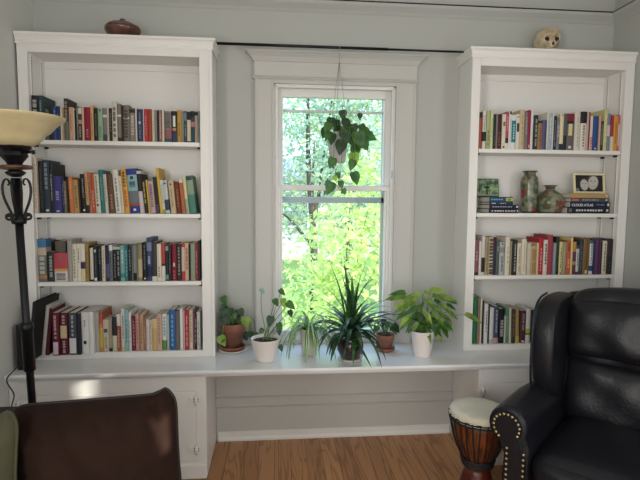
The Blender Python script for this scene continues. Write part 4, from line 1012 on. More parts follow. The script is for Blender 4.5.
# ---------------------------------------------------------------- armchair
LEATHER = mat('black_leather', (.009, .0095, .013, 1), .36, bump=.14, bscale=90, spec=.32); LEATHB = LEATHER
AX, AY, ARZ = 1.392, -.945, R(-46)
ch = thing('wingback_armchair', (AX, AY, 0), 'Black leather wingback armchair with rolled arms and brass nailheads, in front of the right bookcase', 'armchair', rz=ARZ); ch.scale = (.93, 1, .95)
def sub(b, name, parent, bevel=0, subsurf=0):
    o = b.build(name, bevel=bevel, subsurf=subsurf); o.parent = parent; return o
def rbox(x0, x1, y0, y1, z0, z1, r, mt, puff=0, nx=12, ny=12, nz=8, fn=None):
    """rounded box as a projected cube sphere of faces; fn bends it"""
    b = MB(); C_ = V((x0+x1)/2, (y0+y1)/2, (z0+z1)/2); h = V((x1-x0)/2, (y1-y0)/2, (z1-z0)/2)
    def pt(p):
        q = V(p.x*h.x, p.y*h.y, p.z*h.z); i = V(*[max(-(h[k]-r), min(h[k]-r, q[k])) for k in range(3)]); d = q-i
        if d.length > 1e-9:
            mx_ = max(abs(d.x), abs(d.y), abs(d.z)); d = d.normalized()*r if mx_ > 1e-9 else d
            q = i+d
        if puff:
            f = [1-abs(p[k])**2.2 for k in range(3)]
            for k in range(3):
                a, c = (k+1) % 3, (k+2) % 3
                if abs(p[k]) > .999: q[k] += math.copysign(puff*max(0, f[a])**.6*max(0, f[c])**.6, p[k])
        q += C_
        return fn(q) if fn else q
    for ax in range(3):
        for sg in (-1, 1):
            a, c = (ax+1) % 3, (ax+2) % 3; n1 = (nx, ny, nz)[a]; n2 = (nx, ny, nz)[c]
            vs = []
            for j in range(n2+1):
                for i in range(n1+1):
                    p = [0, 0, 0]; p[ax] = sg; p[a] = math.sin((-1+2*i/n1)*PI/2)*.5+(-1+2*i/n1)*.5; p[c] = math.sin((-1+2*j/n2)*PI/2)*.5+(-1+2*j/n2)*.5
                    vs.append(pt(V(*p)))
            fs = []
            for j in range(n2):
                for i in range(n1):
                    f = (j*(n1+1)+i, j*(n1+1)+i+1, (j+1)*(n1+1)+i+1, (j+1)*(n1+1)+i); fs.append(f if sg > 0 else f[::-1])
            b.add(vs, fs, mt, True)
    return b
rec = lambda q: V(q.x, q.y+(q.z-.45)*.12, q.z)
def creases(q):
    q = rec(q); k = math.sin(q.x*38+math.sin(q.z*17)*1.2)*.0035+math.sin(q.x*19+q.z*31)*.004
    q.y += k; return q
sub(rbox(-.33, .33, -.33, .32, .13, .30, .04, LEATHER), 'seat_base', ch)
sub(rbox(-.275, .275, -.385, .17, .295, .43, .05, LEATHER, puff=.02), 'seat_cushion', ch)
sub(rbox(-.315, .315, .10, .25, .39, .705, .065, LEATHER, puff=.03, nx=22, nz=18, fn=creases), 'back_cushion', ch)
def crown(q):
    if q.z > .85: q.z += .022*(1-(q.x/.32)**2)
    return creases(q)
sub(rbox(-.325, .325, .085, .25, .685, .97, .075, LEATHER, puff=.035, nx=24, nz=18, fn=crown), 'head_cushion', ch)
def crown2(q):
    if q.z > .85: q.z += .02*(1-(q.x/.36)**2)
    return rec(q)
sub(rbox(-.37, .37, .20, .31, .13, .965, .05, LEATHER, nx=16, nz=16, fn=crown2), 'back_shell', ch)
for s in (-1, 1):
    # wing: outline in (y, z), with soft edges
    out = [(.30, .50), (.02, .50), (-.055, .56), (-.085, .66), (-.088, .78), (-.075, .87), (-.04, .93), (.03, .965), (.12, .975), (.22, .972), (.32, .965), (.36, .9), (.34, .7)]
    def offs(o_, k):
        cy = sum(p[0] for p in o_)/len(o_); cz_ = sum(p[1] for p in o_)/len(o_)
        return [(cy+(p[0]-cy)*k, cz_+(p[1]-cz_)*k) for p in o_]
    b = MB(); layers = [(-.05, .90), (-.044, .96), (-.028, 1.0), (.028, 1.0), (.044, .965), (.05, .90)]; n = len(out); vs = []
    for dx, k in layers:
        for y, z in offs(out, k): vs.append((s*(.345+dx-.10*max(0, -y)+.02*(z-.5)), y, z))
    fs = []
    for i in range(len(layers)-1):
        for k in range(n):
            f = (i*n+k, i*n+(k+1) % n, (i+1)*n+(k+1) % n, (i+1)*n+k); fs.append(f if s < 0 else f[::-1])
    fs.append(tuple(range(n))[::-1 if s < 0 else 1]); fs.append(tuple((len(layers)-1)*n+k for k in range(n))[::1 if s < 0 else -1])
    b.add(vs, fs, LEATHER, True); wg = sub(b, 'wing', ch, subsurf=2)
    b = MB(); b.tube(smooth([(s*(.392-.10*max(0, -y)), y-.004, z) for y, z in [(-.035, .53), (-.067, .57), (-.094, .66), (-.096, .78), (-.082, .875), (-.045, .94), (.03, .972), (.12, .98)]], 4), .0055, LEATHER, 8); sub(b, 'piping', wg)
    # rolled arm
    cxa, cza, ra = .375, .515, .08
    sec = []
    for k in range(17):
        a = R(-150+k*(330/16)); sec.append((cxa+ra*math.cos(PI-a), cza+ra*math.sin(PI-a)))
    # scroll open towards the inside and down into the panel
    sec = [(cxa+ra*math.cos(a), cza+ra*math.sin(a)) for a in [R(205-k*17.5) for k in range(17)]]
    sec = [(.285, .14), (.285, .44)] + sec + [(.385, .41), (.39, .3), (.39, .14)]
    b = MB(); n = len(sec); vs = []; ys_ = [(-.372, .93), (-.366, .97), (-.352, 1), (-.1, 1), (.12, .97), (.26, .92)]
    for y, k in ys_:
        for x, z in sec:
            xx = cxa+(x-cxa)*k; zz = (cza+(z-cza)*k if z > .3 else z) - max(0, y+.1)*.10
            vs.append((s*xx, y, zz))
    fs = []
    for i in range(len(ys_)-1):
        for k in range(n):
            f = (i*n+k, i*n+(k+1) % n, (i+1)*n+(k+1) % n, (i+1)*n+k); fs.append(f if s > 0 else f[::-1])
    fs.append(tuple(range(n))); fs.append(tuple((len(ys_)-1)*n+k for k in range(n)))
    b.add(vs, fs, LEATHER, True); arm = sub(b, 'arm', ch)
    # front panel with nailheads
    pan = [(cxa+.062*math.cos(a), cza+.062*math.sin(a)) for a in [R(215-k*20) for k in range(15)]] + [(.378, .40), (.378, .15), (.296, .15), (.296, .41)]
    b = MB(); n = len(pan); vs = [(s*x, -.373, z) for x, z in pan]+[(s*(cxa+(x-cxa)*.93), -.383, z) for x, z in pan]
    fs = [tuple(range(n, 2*n))]+[(i, (i+1) % n, n+(i+1) % n, n+i) for i in range(n)]
    b.add(vs, fs, LEATHER, False); fp = sub(b, 'arm_front', ch)
    NAIL = mat('brass_nailhead', 'b9a67c', .3, metal=.9)
    path = [(.304, .16)]+[(.304, .16+.022*k) for k in range(1, 13)]+[(cxa+.052*math.cos(a), cza+.052*math.sin(a)) for a in [R(210-k*19) for k in range(15)]]+[(.37, .43-.022*k) for k in range(0, 13)]
    nb = MB(); nb.lathe([(.0062, 0), (.0052, .003), (.0026, .0048), (0, .0052)], (0, 0, 0), NAIL, 8, M=Matrix.Rotation(R(90), 3, 'X')); n0 = None
    for x, z in path:
        if n0 is None: n0 = sub(nb, 'nailhead', fp); no = n0
        else: no = n0.copy(); COL.objects.link(no); no.parent = fp
        no.location = (s*x, -.382, z)
for sx in (-1, 1):
    for sy in (-.29, .27):
        b = MB(); b.lathe([(.018, 0), (.022, .02), (.028, .08), (.034, .135)], (sx*.29, sy, 0), mat('dark_leg_wood', '2a1a12', .35), 16); sub(b, 'leg', ch)
# ---------------------------------------------------------------- sofa and cushions
VELVET = mat('brown_velvet', '2b1c16', .85, noise=('20140f', 6, .35, .7), sheen=.03, bump=.12, bscale=40, spec=.1); SOFA = mat('dark_sofa_cloth', '231d1c', .8, bump=.2, bscale=150)
SAGE = mat('sage_velvet', '45452f', .85, noise=('383827', 7, .35, .7), sheen=.03, bump=.15, bscale=60)
YCU = -1.32
xr, xl = at(179, 445, Y=YCU).x, at(21, 445, Y=YCU).x; ztp = at(110, 404, Y=YCU).z
ZST = .45; xsr = xr-.07
zsb = at(60, 411, Y=-1.2).z
so = thing('sofa', ((WL+xsr)/2+.02, -1.45, 0), 'Dark low-backed sofa under the brown and sage cushions', 'sofa')
def wpart2(b, name, root): 
    l = Vector(root.location); b.v = [tuple(Vector(p)-l) for p in b.v]; o = b.build(name); o.parent = root; return o
wpart2(rbox(WL+.03, xsr, -1.95, -1.12, .10, .30, .03, SOFA), 'base', so)
wpart2(rbox(WL+.035, xsr-.01, -1.96, -1.235, .305, ZST-.012, .05, SOFA, puff=.012), 'seat_cushion', so)
wpart2(rbox(WL+.03, xsr, -1.232, -1.12, .30, zsb, .045, SOFA, nx=16), 'backrest', so)
for x in (WL+.09, xsr-.06):
    for y in (-1.88, -1.2):
        b = MB(); b.lathe([(.018, 0), (.026, .1)], (x, y, 0), mat('sofa_leg_wood', '2a1c14', .4), 14); wpart2(b, 'leg', so)
def cushion(name, cx, y, z0, W, H, T, mt, tilt, label, ear=.06, seed=1, roll=0, pip=None):
    t = thing(name, (cx, y, z0), label, 'cushion'); t.rotation_euler = (tilt, roll, 0)
    rnd = random.Random(seed); ph = [rnd.random()*6 for _ in range(6)]
    def edge(u, v):
        f = max(abs(u), abs(v), 1e-6); k = f/((abs(u)**9+abs(v)**9)**(1/9)+1e-9); k = 1-(1-k)*f**4
        return V(W/2*u*k*(1-ear*(1-v*v)), 0, H/2+H/2*v*k*(1-ear*(1-u**4))+(.017*math.exp(-((u-.9)/.11)**2) if v > .5 else 0)*max(0, v)**3)
    b = MB()
    for sg in (-1, 1):
        def fn(i, j):
            u = math.sin((i*2-1)*PI/2); v = math.sin((j*2-1)*PI/2); p = edge(u, v)
            th = T/2*(max(0, (1-u**4))*max(0, (1-v**4)))**.5*(.75+.25*(1-u*u)*(1-v*v))
            r_ = math.sqrt(u*u+v*v); an = math.atan2(v, u)
            wr = -.016*abs(math.sin(an*8+ph[0]+2*math.sin(r_*4+ph[1])))*max(0, r_-.35)*(1-max(abs(u), abs(v))**6)+.006*math.sin(u*9+v*6+ph[2])*(1-max(abs(u), abs(v))**4)
            wr += -.013*math.exp(-((1-v)/.4)**2)*math.sin(u*17+ph[3]+v*5)*(1-abs(v)**8)*(1-u**6)+.022*math.exp(-((u-.74-.1*(1-v))/.07)**2-((v-.95)/.35)**2)*(1-abs(v)**8)
            p.y = sg*(th)+wr*(1 if sg < 0 else .5); return p
        g = MB(); b.grid(fn if sg > 0 else (lambda i, j: fn(1-i, j)), 56, 40, mt)
    o = b.build('cover'); o.parent = t
    pts = []
    for k in range(80):
        s = k/80*4; e = int(s); f = math.sin(((s-e)*2-1)*PI/2); u, v = [(f, -1), (1, f), (-f, 1), (-1, -f)][e]; pts.append(edge(u, v)*1)
    pr_ = .0045
    b = MB(); b.tube(pts, pr_, pip or mt, 8, closed=True); o = b.build('piping'); o.parent = t
    return t
PIPE = mat('dark_piping', '1f1512', .7)
cushion('cushion', (xl+xr)/2+.012, YCU-.03, ZST+.006, (xr-xl)*1.03, ztp-ZST+.02, .21, VELVET, R(-3), 'Large dark brown velvet cushion with a piped edge, propped on the sofa', ear=.035, seed=4, roll=R(-3.2), pip=PIPE)
xg = at(24, 440, Y=-1.42).x; zg = at(16, 421, Y=-1.42).z
cushion('cushion', xg-.2, -1.46, ZST+.006, .40, zg-ZST+.02, .13, SAGE, R(-4), 'Sage green velvet cushion left of the brown cushion, cut by the edge of view', ear=.06, seed=9)

# ---------------------------------------------------------------- plants
SOIL = mat('potting_soil', '2e221a', .95, noise=('17110d', 60, .35, .65), bump=.6, bscale=90)
TERRA = mat('terracotta', '8f5e4c', .8, noise=('75483a', 14, .35, .7)); WPOT = mat('white_ceramic', 'e3dbd6', .3); GPOT = mat('greyish_ceramic', 'cfc8c2', .4, noise=('bcb2aa', 10, .4, .7))
DPOT = mat('dark_purple_glaze', '2a2024', .12, coat=.5); WPL = mat('white_plate', 'e6e4e0', .25)
LF_DARK = leafmat('dark_leaf', '1f3a22', '2e5230', 25, .2); LF_MID = leafmat('pothos_leaf', '2f5a2a', '4a7a34', 25, .3); LF_LIGHT = leafmat('light_leaf', '86a83e', 'a3c254', 25, .4)
LF_YEL = leafmat('yellow_green_leaf', '587a30', '7f9e42', 40, .35); LF_SPK = leafmat('spiky_leaf', '2a4833', '4f7552', 20, .2, .3); LF_STR = leafmat('stripe_leaf', 'd3dfb8', 'e2ead0', 20, .35); LF_SPI = leafmat('spider_leaf', '568a46', '74a45a', 20, .35); LF_BLUE = leafmat('new_leaf', '7fa89a', '9cc0b0', 30, .3)
STEM = mat('green_stem', '5a7a3a', .5); STEMB = mat('brown_stem', '6a5238', .6)
def heart(b, base, d, nrm, L, W, mt, fold=.18, droop=.25):
    d = d.normalized(); nrm = (nrm-d*nrm.dot(d)); nrm = nrm.normalized() if nrm.length > 1e-5 else d.orthogonal().normalized(); sd = d.cross(nrm)
    o = [(0, .0), (-.07, .22), (.02, .40), (.18, .49), (.38, .48), (.60, .36), (.80, .18), (1, 0)]
    mid = [0, .02, .06, .18, .38, .60, .80, 1]
    def P(s, t_): return base + d*(s*L) + sd*(t_*W) + nrm*(abs(t_)*fold*W - droop*L*s*s)
    vs = [P(s, 0) for s in mid]; n = len(o)
    vs += [P(s, t_) for s, t_ in o[1:-1]] + [P(s, -t_) for s, t_ in o[1:-1]]; m_ = n-2
    fs = []
    for sg in (0, 1):
        off = n+sg*m_
        fs.append((0, 1, off) if not sg else (0, off, 1))
        for k in range(m_-1):
            f = (k+1, k+2, off+k+1, off+k); fs.append(f if not sg else f[::-1])
        f = (n-2, n-1, off+m_-1); fs.append(f if not sg else f[::-1])
    b.add(vs, fs, mt, True)
def strap(b, pts, W, mt, mt2=None, up=V(0, 0, 1), fold=.25, prof=None):
    N = len(pts); vs = []
    for i, p in enumerate(pts):
        t_ = (pts[min(i+1, N-1)]-pts[max(i-1, 0)]).normalized(); s = t_.cross(up); s = s.normalized() if s.length > .05 else t_.orthogonal().normalized(); nr = s.cross(t_)
        f = i/(N-1); w = W/2*(prof(f) if prof else min(1, .5+2.2*f)*(1-f**3)**.8)
        w = max(w, .0004)
        vs += [p+s*w+nr*w*fold, p+s*w*.3+nr*w*fold*.3, p-s*w*.3+nr*w*fold*.3, p-s*w+nr*w*fold]
    fs = [(i*4+k, i*4+k+1, i*4+k+5, i*4+k+4) for i in range(N-1) for k in (0, 2)]; fm = [(i*4+1, i*4+2, i*4+6, i*4+5) for i in range(N-1)]
    b.add(vs, fs, mt, True); b.add(vs, fm, mt2 or mt, True)
def arc(p0, d, L, g, n=9):
    """a leaf or stem that leaves p0 along d and bends down under its weight"""
    pts = [V(*p0)]; dv = d.normalized()
    for i in range(n):
        pts.append(pts[-1]+dv*(L/n)); dv = (dv+V(0, 0, -g/n)).normalized()
    return pts
def keep(p, y=-.03, z=None):
    p = V(*p); p.y = min(p.y, y)
    if z is not None: p.z = max(p.z, z)
    return p
def pot(t, prof, mt, soil_r, soil_z, rim=None, n=40):
    b = MB(); inner = [(prof[-1][0]-.005, prof[-1][1]), (prof[-1][0]-.008, soil_z-.004)]
    b.lathe(prof+inner, (0, 0, 0), mt, n, cap1=False); o = b.build('pot'); o.parent = t
    b = MB(); b.lathe([(prof[-1][0]-.0075, soil_z-.003), (soil_r*.8, soil_z), (soil_r*.4, soil_z+.004), (0, soil_z+.005)], (0, 0, 0), SOIL, 24, cap0=False); o = b.build('soil'); o.parent = t
def fol(t, b, name='foliage'):
    o = b.build(name); o.parent = t; return o
def loc(t, p): return p - Vector(t.location)
rnd = random.Random(11)
# 1 pothos in terracotta
c = at(226.5, 350.5, Z=ZC); c.x = max(c.x, XL3+.081); t = thing('potted_plant', (c.x, c.y, ZC+.0006), 'Round-leaved plant in a terracotta pot and saucers, beside the left bookcase', 'potted plant')
b = MB(); b.lathe([(.052, 0), (.070, .003), (.077, .009), (.075, .011), (.06, .007), (0, .006)], (0, 0, 0), WPL, 40); o = b.build('plate'); o.parent = t
b = MB(); b.lathe([(.054, .0075), (.060, .011), (.064, .028), (.061, .029), (.056, .015), (0, .012)], (0, 0, 0), TERRA, 40); o = b.build('saucer'); o.parent = t
pot(t, [(.045, .0125), (.058, .108), (.065, .109), (.068, .15), (.066, .152)], TERRA, .058, .138)
b = MB(); sb = MB()
def px(t, u, v, dy=0): return loc(t, at(u, v, Y=t.location.y+dy))
LV = [(215, 300, .05, 1), (216, 312, .045, 0), (219, 322, .05, 0), (222, 314, .05, 1), (229, 319, .055, 0), (233, 316, .05, 1), (238, 314, .05, 0), (241, 312, .045, 0), (226, 325, .05, 0), (235, 324, .045, 0), (214, 320, .05, 0), (246, 322, .062, 2), (222, 344, .06, 2), (217, 340, .035, 1), (230, 312, .05, 0), (225, 309, .04, 0), (218, 307, .04, 0), (240, 321, .04, 0), (231, 328, .04, 1), (216, 328, .045, 0), (245, 340, .05, 0), (252, 343, .045, 0), (256, 338, .04, 1), (239, 336, .04, 1), (250, 334, .035, 1)]
for i, (u, v, L, kind) in enumerate(LV):
    p = px(t, u, v, -.03 if i % 3 else .03)
    if v > 330 and u < 240: p.y = -.092
    p.z = max(p.z, .082)
    if v > 330 and u > 237: p = px(t, u, v, .06); p.z = max(p.z, .06)
    if p.x+t.location.x < XL3+.032: p.x = XL3+.034-t.location.x
    src = V((rnd.random()-.5)*.05, (rnd.random()-.5)*.05, .142)
    if v > 330: mid = V(p.x*.8, p.y*.8, .165)
    else: mid = (src+p)/2+V(0, 0, .02)
    sb.tube(smooth([src, mid, p], 4), .0016, STEM, 5)
    dirv = V((rnd.random()-.5)*1.2, -.35, -.75-rnd.random()*.4)
    if u in (246,): dirv = V(.1, -.2, -1)
    nr = V((rnd.random()-.5)*.8, -1, .5)
    heart(b, p-dirv.normalized()*L*.4, dirv, nr, L, L*.85, (LF_DARK, LF_MID, LF_LIGHT)[kind], droop=.1)
fol(t, sb, 'stems'); fol(t, b)
# 2 white pot with tall stems
c = at(265.5, 360, Z=ZC); t = thing('potted_plant', (c.x, c.y, ZC+.0006), 'Sparse long-stemmed plant in a plain white tapered pot, second pot from the left bookcase', 'potted plant')
def rad(t, u0, u1, v): return (at(u1, v, Y=t.location.y).x-at(u0, v, Y=t.location.y).x)/2
def hz_(t, u, v): return at(u, v, Y=t.location.y).z-t.location.z
h = hz_(t, 265, 338); pot(t, [(rad(t, 256, 275, 358), 0), (rad(t, 255.5, 275.5, 356), .006), (rad(t, 250.6, 280, 342), h*.94), (rad(t, 250.2, 280.4, 340), h)], WPOT, .05, h-.012)
b = MB(); sb = MB()
for u, v, L, mt, dx in ((261.5, 290, .035, LF_BLUE, .6), (270.5, 319, .058, LF_DARK, -.1), (281, 291, .04, LF_MID, .7), (275, 301, .045, LF_MID, .5), (289, 304, .055, LF_MID, .9), (283, 301, .05, LF_LIGHT, .2), (290, 312, .04, LF_DARK, .3), (279, 325, .045, LF_MID, .4), (262, 330, .035, LF_MID, -.5), (280.5, 347, .035, LF_DARK, .3), (279, 330, .04, LF_DARK, .1)):
    p = px(t, u, v, rnd.uniform(-.02, .03)); src = V(rnd.uniform(-.015, .02), rnd.uniform(-.015, .015), h-.008)
    mid = (src*.45+p*.55)+V(-.012 if u < 268 else .004, 0, .018)
    sb.tube(smooth([src, src*.7+mid*.3+V(0, 0, .01), mid, p], 5), [.0024]*16 if False else .0019, STEM, 6)
    d = V(dx, -.3, -.7); heart(b, p-d.normalized()*L*.25, d, V(.2, -1, .45), L, L*.75, mt, droop=.15)
p = px(t, 260, 286); fol(t, sb, 'stems'); fol(t, b)
# 3 spider plant
c = at(309, 354.5, Z=ZC); t = thing('potted_plant', (c.x, c.y, ZC+.0006), 'Striped spider plant with arching leaves in a pale grey pot', 'potted plant')
h = hz_(t, 309, 328); pot(t, [(rad(t, 301.5, 315.5, 354), 0), (rad(t, 301, 316, 352), .005), (rad(t, 299.5, 318, 330), h)], GPOT, .035, h-.01)
b = MB()
for i in range(60):
    a = rnd.uniform(0, 2*PI); el = rnd.uniform(.5, 1.35); L = rnd.uniform(.18, .31)
    if math.sin(a) > .35: L *= .55
    d = V(math.cos(a)*math.cos(el)*1.1, math.sin(a)*math.cos(el), math.sin(el))
    pts = [keep(p+Vector(t.location), -.05, ZC+.004)-Vector(t.location) for p in arc(V(math.cos(a)*.012, math.sin(a)*.012, h-.01), d, L, rnd.uniform(2.6, 5.0), 12)]
    strap(b, pts, rnd.uniform(.011, .016), LF_SPI, LF_STR, fold=.2)
fol(t, b)
# 4 dark spiky plant
c = at(350, 359, Z=ZC); t = thing('potted_plant', (c.x, c.y, ZC+.0006), 'Large dark spiky-leaved plant in a glossy dark purple pot, in the middle of the counter', 'potted plant')
h = hz_(t, 350, 338)
b = MB(); b.lathe([(.05, 0), (.058, .002), (.062, .008), (.05, .008), (0, .008)], (0, 0, 0), GPOT, 36); o = b.build('saucer'); o.parent = t
pot(t, [(.042, .0085), (.052, .014), (.066, .05), (.068, .075), (.062, .10), (.057, h), (.059, h+.006)], DPOT, .05, h-.008)
b = MB(); hs = h
targets = [(330, 264), (344, 262), (377, 268), (322, 283), (366, 262), (318, 296), (334, 282), (352, 275), (358, 282), (340, 290), (312, 318), (318, 332), (397, 322), (393, 338), (384, 300), (376, 290), (390, 308), (314, 304), (372, 361), (353, 358), (342, 356), (327, 336), (374, 322), (383, 330), (318, 318), (330, 308), (366, 308), (310, 333), (341, 273), (361, 275), (324, 291), (374, 300), (330, 342), (325, 320), (368, 330), (380, 340), (336, 352), (357, 350), (322, 345), (395, 312), (306, 310), (308, 326), (386, 352), (348, 300), (340, 310), (355, 305)]
for i, (u, v) in enumerate(targets):
    fwd = rnd.uniform(-.12, .05); tip = px(t, u, v, fwd)
    tw = tip+Vector(t.location); tw = keep(tw, -.05)
    if tw.z < ZC+.01 and v < 355: tw.z = ZC+.01
    if v >= 355: tw = at(u, v+8, Y=YCT-.03)
    tip = tw-Vector(t.location)
    src = V(rnd.uniform(-.018, .018), rnd.uniform(-.018, .018), hs-.01)
    up = max(.06, (tip.z-src.z)*.65+.05)
    c1 = src+V(tip.x*.22, tip.y*.25, up*.8); c2 = src*.2+tip*.8+V(-tip.x*.18, 0, .05 if tip.z < .2 else -.01)
    pts = []
    for k in range(13):
        s = k/12; pts.append(src*(1-s)**3+c1*3*s*(1-s)**2+c2*3*s*s*(1-s)+tip*s**3)
    strap(b, pts, rnd.uniform(.018, .030), (LF_SPK, LF_SPK, LF_DARK, LF_MID)[i % 4], fold=.3, prof=lambda f: min(1, .45+1.8*f)*(1-f**2.2)**.9)
for i in range(48):
    a = rnd.uniform(0, 2*PI); e_ = rnd.uniform(.8, 1.4); d = V(math.cos(a)*math.cos(e_), math.sin(a)*math.cos(e_)*.8-.06, math.sin(e_)); pts = arc(V(rnd.uniform(-.015, .015), rnd.uniform(-.015, .015), hs-.01), d, rnd.uniform(.22, .38)*(.72 if math.cos(a) < -.3 else 1), rnd.uniform(1.3, 3.6), 13)
    pts = [keep(p+Vector(t.location), -.05, ZC+.006)-Vector(t.location) for p in pts]
    strap(b, pts, rnd.uniform(.020, .031), (LF_SPK, LF_DARK)[i % 2], fold=.3)
fol(t, b)
# 5 small terracotta pot behind
c = at(385, 350.5, Z=ZC); t = thing('potted_plant', (c.x, c.y, ZC+.0006), 'Small leafy plant in a little terracotta pot behind the dark spiky plant', 'potted plant')
b = MB(); b.lathe([(.040, 0), (.049, .005), (.053, .02), (.050, .021), (.043, .008), (0, .006)], (0, 0, 0), TERRA, 36); o = b.build('saucer'); o.parent = t
pot(t, [(.035, .0065), (.044, .062), (.049, .063), (.050, .088), (.048, .09)], TERRA, .042, .08)
b = MB(); sb = MB()
for i in range(16):
    a = 2*PI*i/16+rnd.uniform(-.2, .2); rr_ = rnd.uniform(.03, .085); p = V(math.cos(a)*rr_, math.sin(a)*rr_*.7-.01, rnd.uniform(.10, .19)); p = keep(p+Vector(t.location), -.06)-Vector(t.location)
    sb.tube(smooth([V(0, 0, .08), p*.5+V(0, 0, .07), p], 4), .0015, STEM, 5)
    heart(b, p, V(math.cos(a), math.sin(a)-.2, -.7), V(0, -.6, 1), .05, .03, (LF_MID, LF_DARK)[i % 2], droop=.3)
fol(t, sb, 'stems'); fol(t, b)
# 6 light green plant in white pot on the right
c = at(422, 355.5, Z=ZC); t = thing('potted_plant', (c.x, c.y, ZC+.0006), 'Bushy light green plant in a white pot, nearest the right bookcase', 'potted plant')
h = hz_(t, 422, 330); pot(t, [(rad(t, 414, 430, 355), 0), (rad(t, 413.5, 430.5, 353), .005), (rad(t, 411, 434, 332), h*.97), (rad(t, 410.6, 434.4, 330), h)], WPOT, .045, h-.01)
b = MB(); sb = MB()
LT = [(399, 291, .07, -1), (414, 297, .07, -1), (448, 324, .07, 1), (455, 303, .06, 1), (436, 290, .07, 1), (426, 286, .06, 1), (424, 300, .06, -1), (410, 325, .06, -1), (433, 319, .06, 1), (404, 318, .06, -1), (440, 332, .06, 1), (453, 326, .06, 1), (418, 317, .05, -1), (428, 314, .05, 1), (437, 304, .06, 1), (412, 305, .06, -1), (450, 336, .055, 1), (396, 306, .05, -1), (470, 309, .075, 1), (398, 286, .07, -1), (392, 291, .07, -1), (432, 283, .07, 1), (445, 291, .075, 1), (452, 295, .07, 1), (412, 290, .06, -1), (420, 288, .06, -1), (405, 302, .06, -1), (400, 312, .06, -1), (402, 325, .05, -1), (410, 318, .06, -1), (440, 322, .07, 1), (447, 330, .07, 1), (452, 318, .06, 1), (430, 300, .06, 1), (424, 310, .055, 1), (418, 304, .055, -1), (436, 312, .06, 1), (428, 322, .055, 1), (414, 327, .05, -1), (450, 306, .06, 1), (430, 340, .05, 1), (442, 339, .06, 1), (408, 296, .06, -1), (438, 297, .065, 1), (426, 294, .06, 1), (397, 300, .05, -1), (456, 312, .06, 1), (434, 329, .06, 1), (420, 322, .06, -1), (406, 310, .06, -1), (444, 312, .06, 1), (416, 312, .055, -1), (446, 302, .06, 1)]
for i, (u, v, L, sg) in enumerate(LT):
    p = px(t, u, v, rnd.uniform(-.08, .06)); pw = keep(p+Vector(t.location), -.05); pw.x = min(pw.x, XR0+.09 if pw.y < F-.03 else XR0-.05); p = pw-Vector(t.location)
    src = V(rnd.uniform(-.02, .02), rnd.uniform(-.02, .02), h-.008)
    if u == 470: p.y = -.13
    base = p*.74+src*.26+V(0, 0, .03)
    sb.tube(smooth([src, src*.5+base*.5+V(-base.x*.12, 0, .025), base], 5), .0015, STEM, 5)
    if i % 2: q_ = src*.55+base*.45; heart(b, q_, V(rnd.uniform(-1, 1), rnd.uniform(-.6, 0), -.4), V(0, -.7, .8), .06, .022, (LF_MID, LF_DARK)[i % 4 == 1], droop=.25)
    d = (p-base)+V(sg*.015, 0, -.035)
    heart(b, base, d, V(-sg*.25, -.8, .75), L*1.25, L*.42, (LF_YEL, LF_LIGHT, LF_YEL, LF_MID)[i % 4], droop=.22, fold=.25)
fol(t, sb, 'stems'); fol(t, b)
# 7 hanging pothos
hp_ = at(337.5, 163, Y=YR_); zt_ = at(337.5, 133, Y=YR_).z
t = thing('hanging_plant', (HOOKX, YR_, zr), 'Trailing heart-leaved plant in a white hanging pot, hung from the curtain rod in the window', 'hanging plant')
L0 = Vector(t.location); zbp = hp_.z-zr; ztp_ = zt_-zr; pxx = hp_.x-HOOKX
HP = leafmat('translucent_white_pot', 'dad6d6', 'cfcaca', 10, .3)
b = MB(); b.lathe([(.036, zbp), (.04, zbp+.006), (.055, ztp_-.012), (.058, ztp_-.01), (.058, ztp_), (.054, ztp_), (.051, ztp_-.02), (0, ztp_-.022)], (pxx, 0, 0), HP, 36); o = b.build('pot'); o.parent = t
b = MB(); b.lathe([(.05, ztp_-.016), (0, ztp_-.012)], (pxx, 0, 0), SOIL, 24, cap0=False); o = b.build('soil'); o.parent = t
WIRE = mat('hanger_wire', 'a9a59c', .4, metal=.6)
jz = at(340, 62, Y=YR_).z-zr
for k in range(3):
    a = R(95+120*k); b = MB(); b.tube([(0, 0, jz), (pxx+.055*math.cos(a), .055*math.sin(a), ztp_-.004)], .0013, WIRE, 6); o = b.build('hanger_wire'); o.parent = t
b = MB(); b.tube([(0, .0099*math.cos(a), .0099*math.sin(a)) for a in [R(-60+28*k) for k in range(12)]]+[(0, -.002, -.0125), (0, 0, jz)], .0014, WIRE, 6); o = b.build('hook'); o.parent = t
b = MB(); sb = MB()
HL = [(328, 127, .05, 1, -.5, -1), (347, 124, .05, 0, .5, -1), (336, 124, .05, 0, -.1, -1), (352, 140, .055, 1, .2, -1), (357, 146, .055, 1, .3, -1), (344, 134, .05, 0, .2, -1), (328, 135, .045, 1, -.5, -1), (343, 114, .045, 0, .1, -1), (331, 122, .05, 0, -.2, -1), (325, 132, .05, 0, -.4, -1), (338, 131, .06, 0, .1, -1), (349, 130, .055, 0, .3, -1), (341, 146, .065, 0, -.2, -1), (332, 162, .05, 1, -.4, -1), (354, 128, .045, 0, .2, -1), (359, 138, .075, 1, .3, -1), (364, 143, .06, 1, .5, -1), (355, 150, .06, 1, -.1, -1), (354, 158, .06, 2, .1, -1), (352, 164, .05, 1, -.2, -1), (355, 177, .06, 1, .3, -1), (330, 187, .06, 1, -.35, -1), (341, 184, .035, 1, .2, -1), (369, 136, .06, 1, 1.3, -.6), (360, 116, .03, 0, 0, -1), (362, 128, .045, 0, .4, -1), (346, 138, .05, 0, 0, -1), (332, 138, .05, 0, -.2, -1), (335, 178, .03, 2, .3, -1), (344, 191, .03, 1, .3, -1), (338, 175, .03, 1, .2, -1), (366, 132, .05, 1, .8, -1), (345, 122, .045, 0, -.2, -1)]
def hpx(u, v, dy): return at(u, v, Y=YR_+dy)-L0
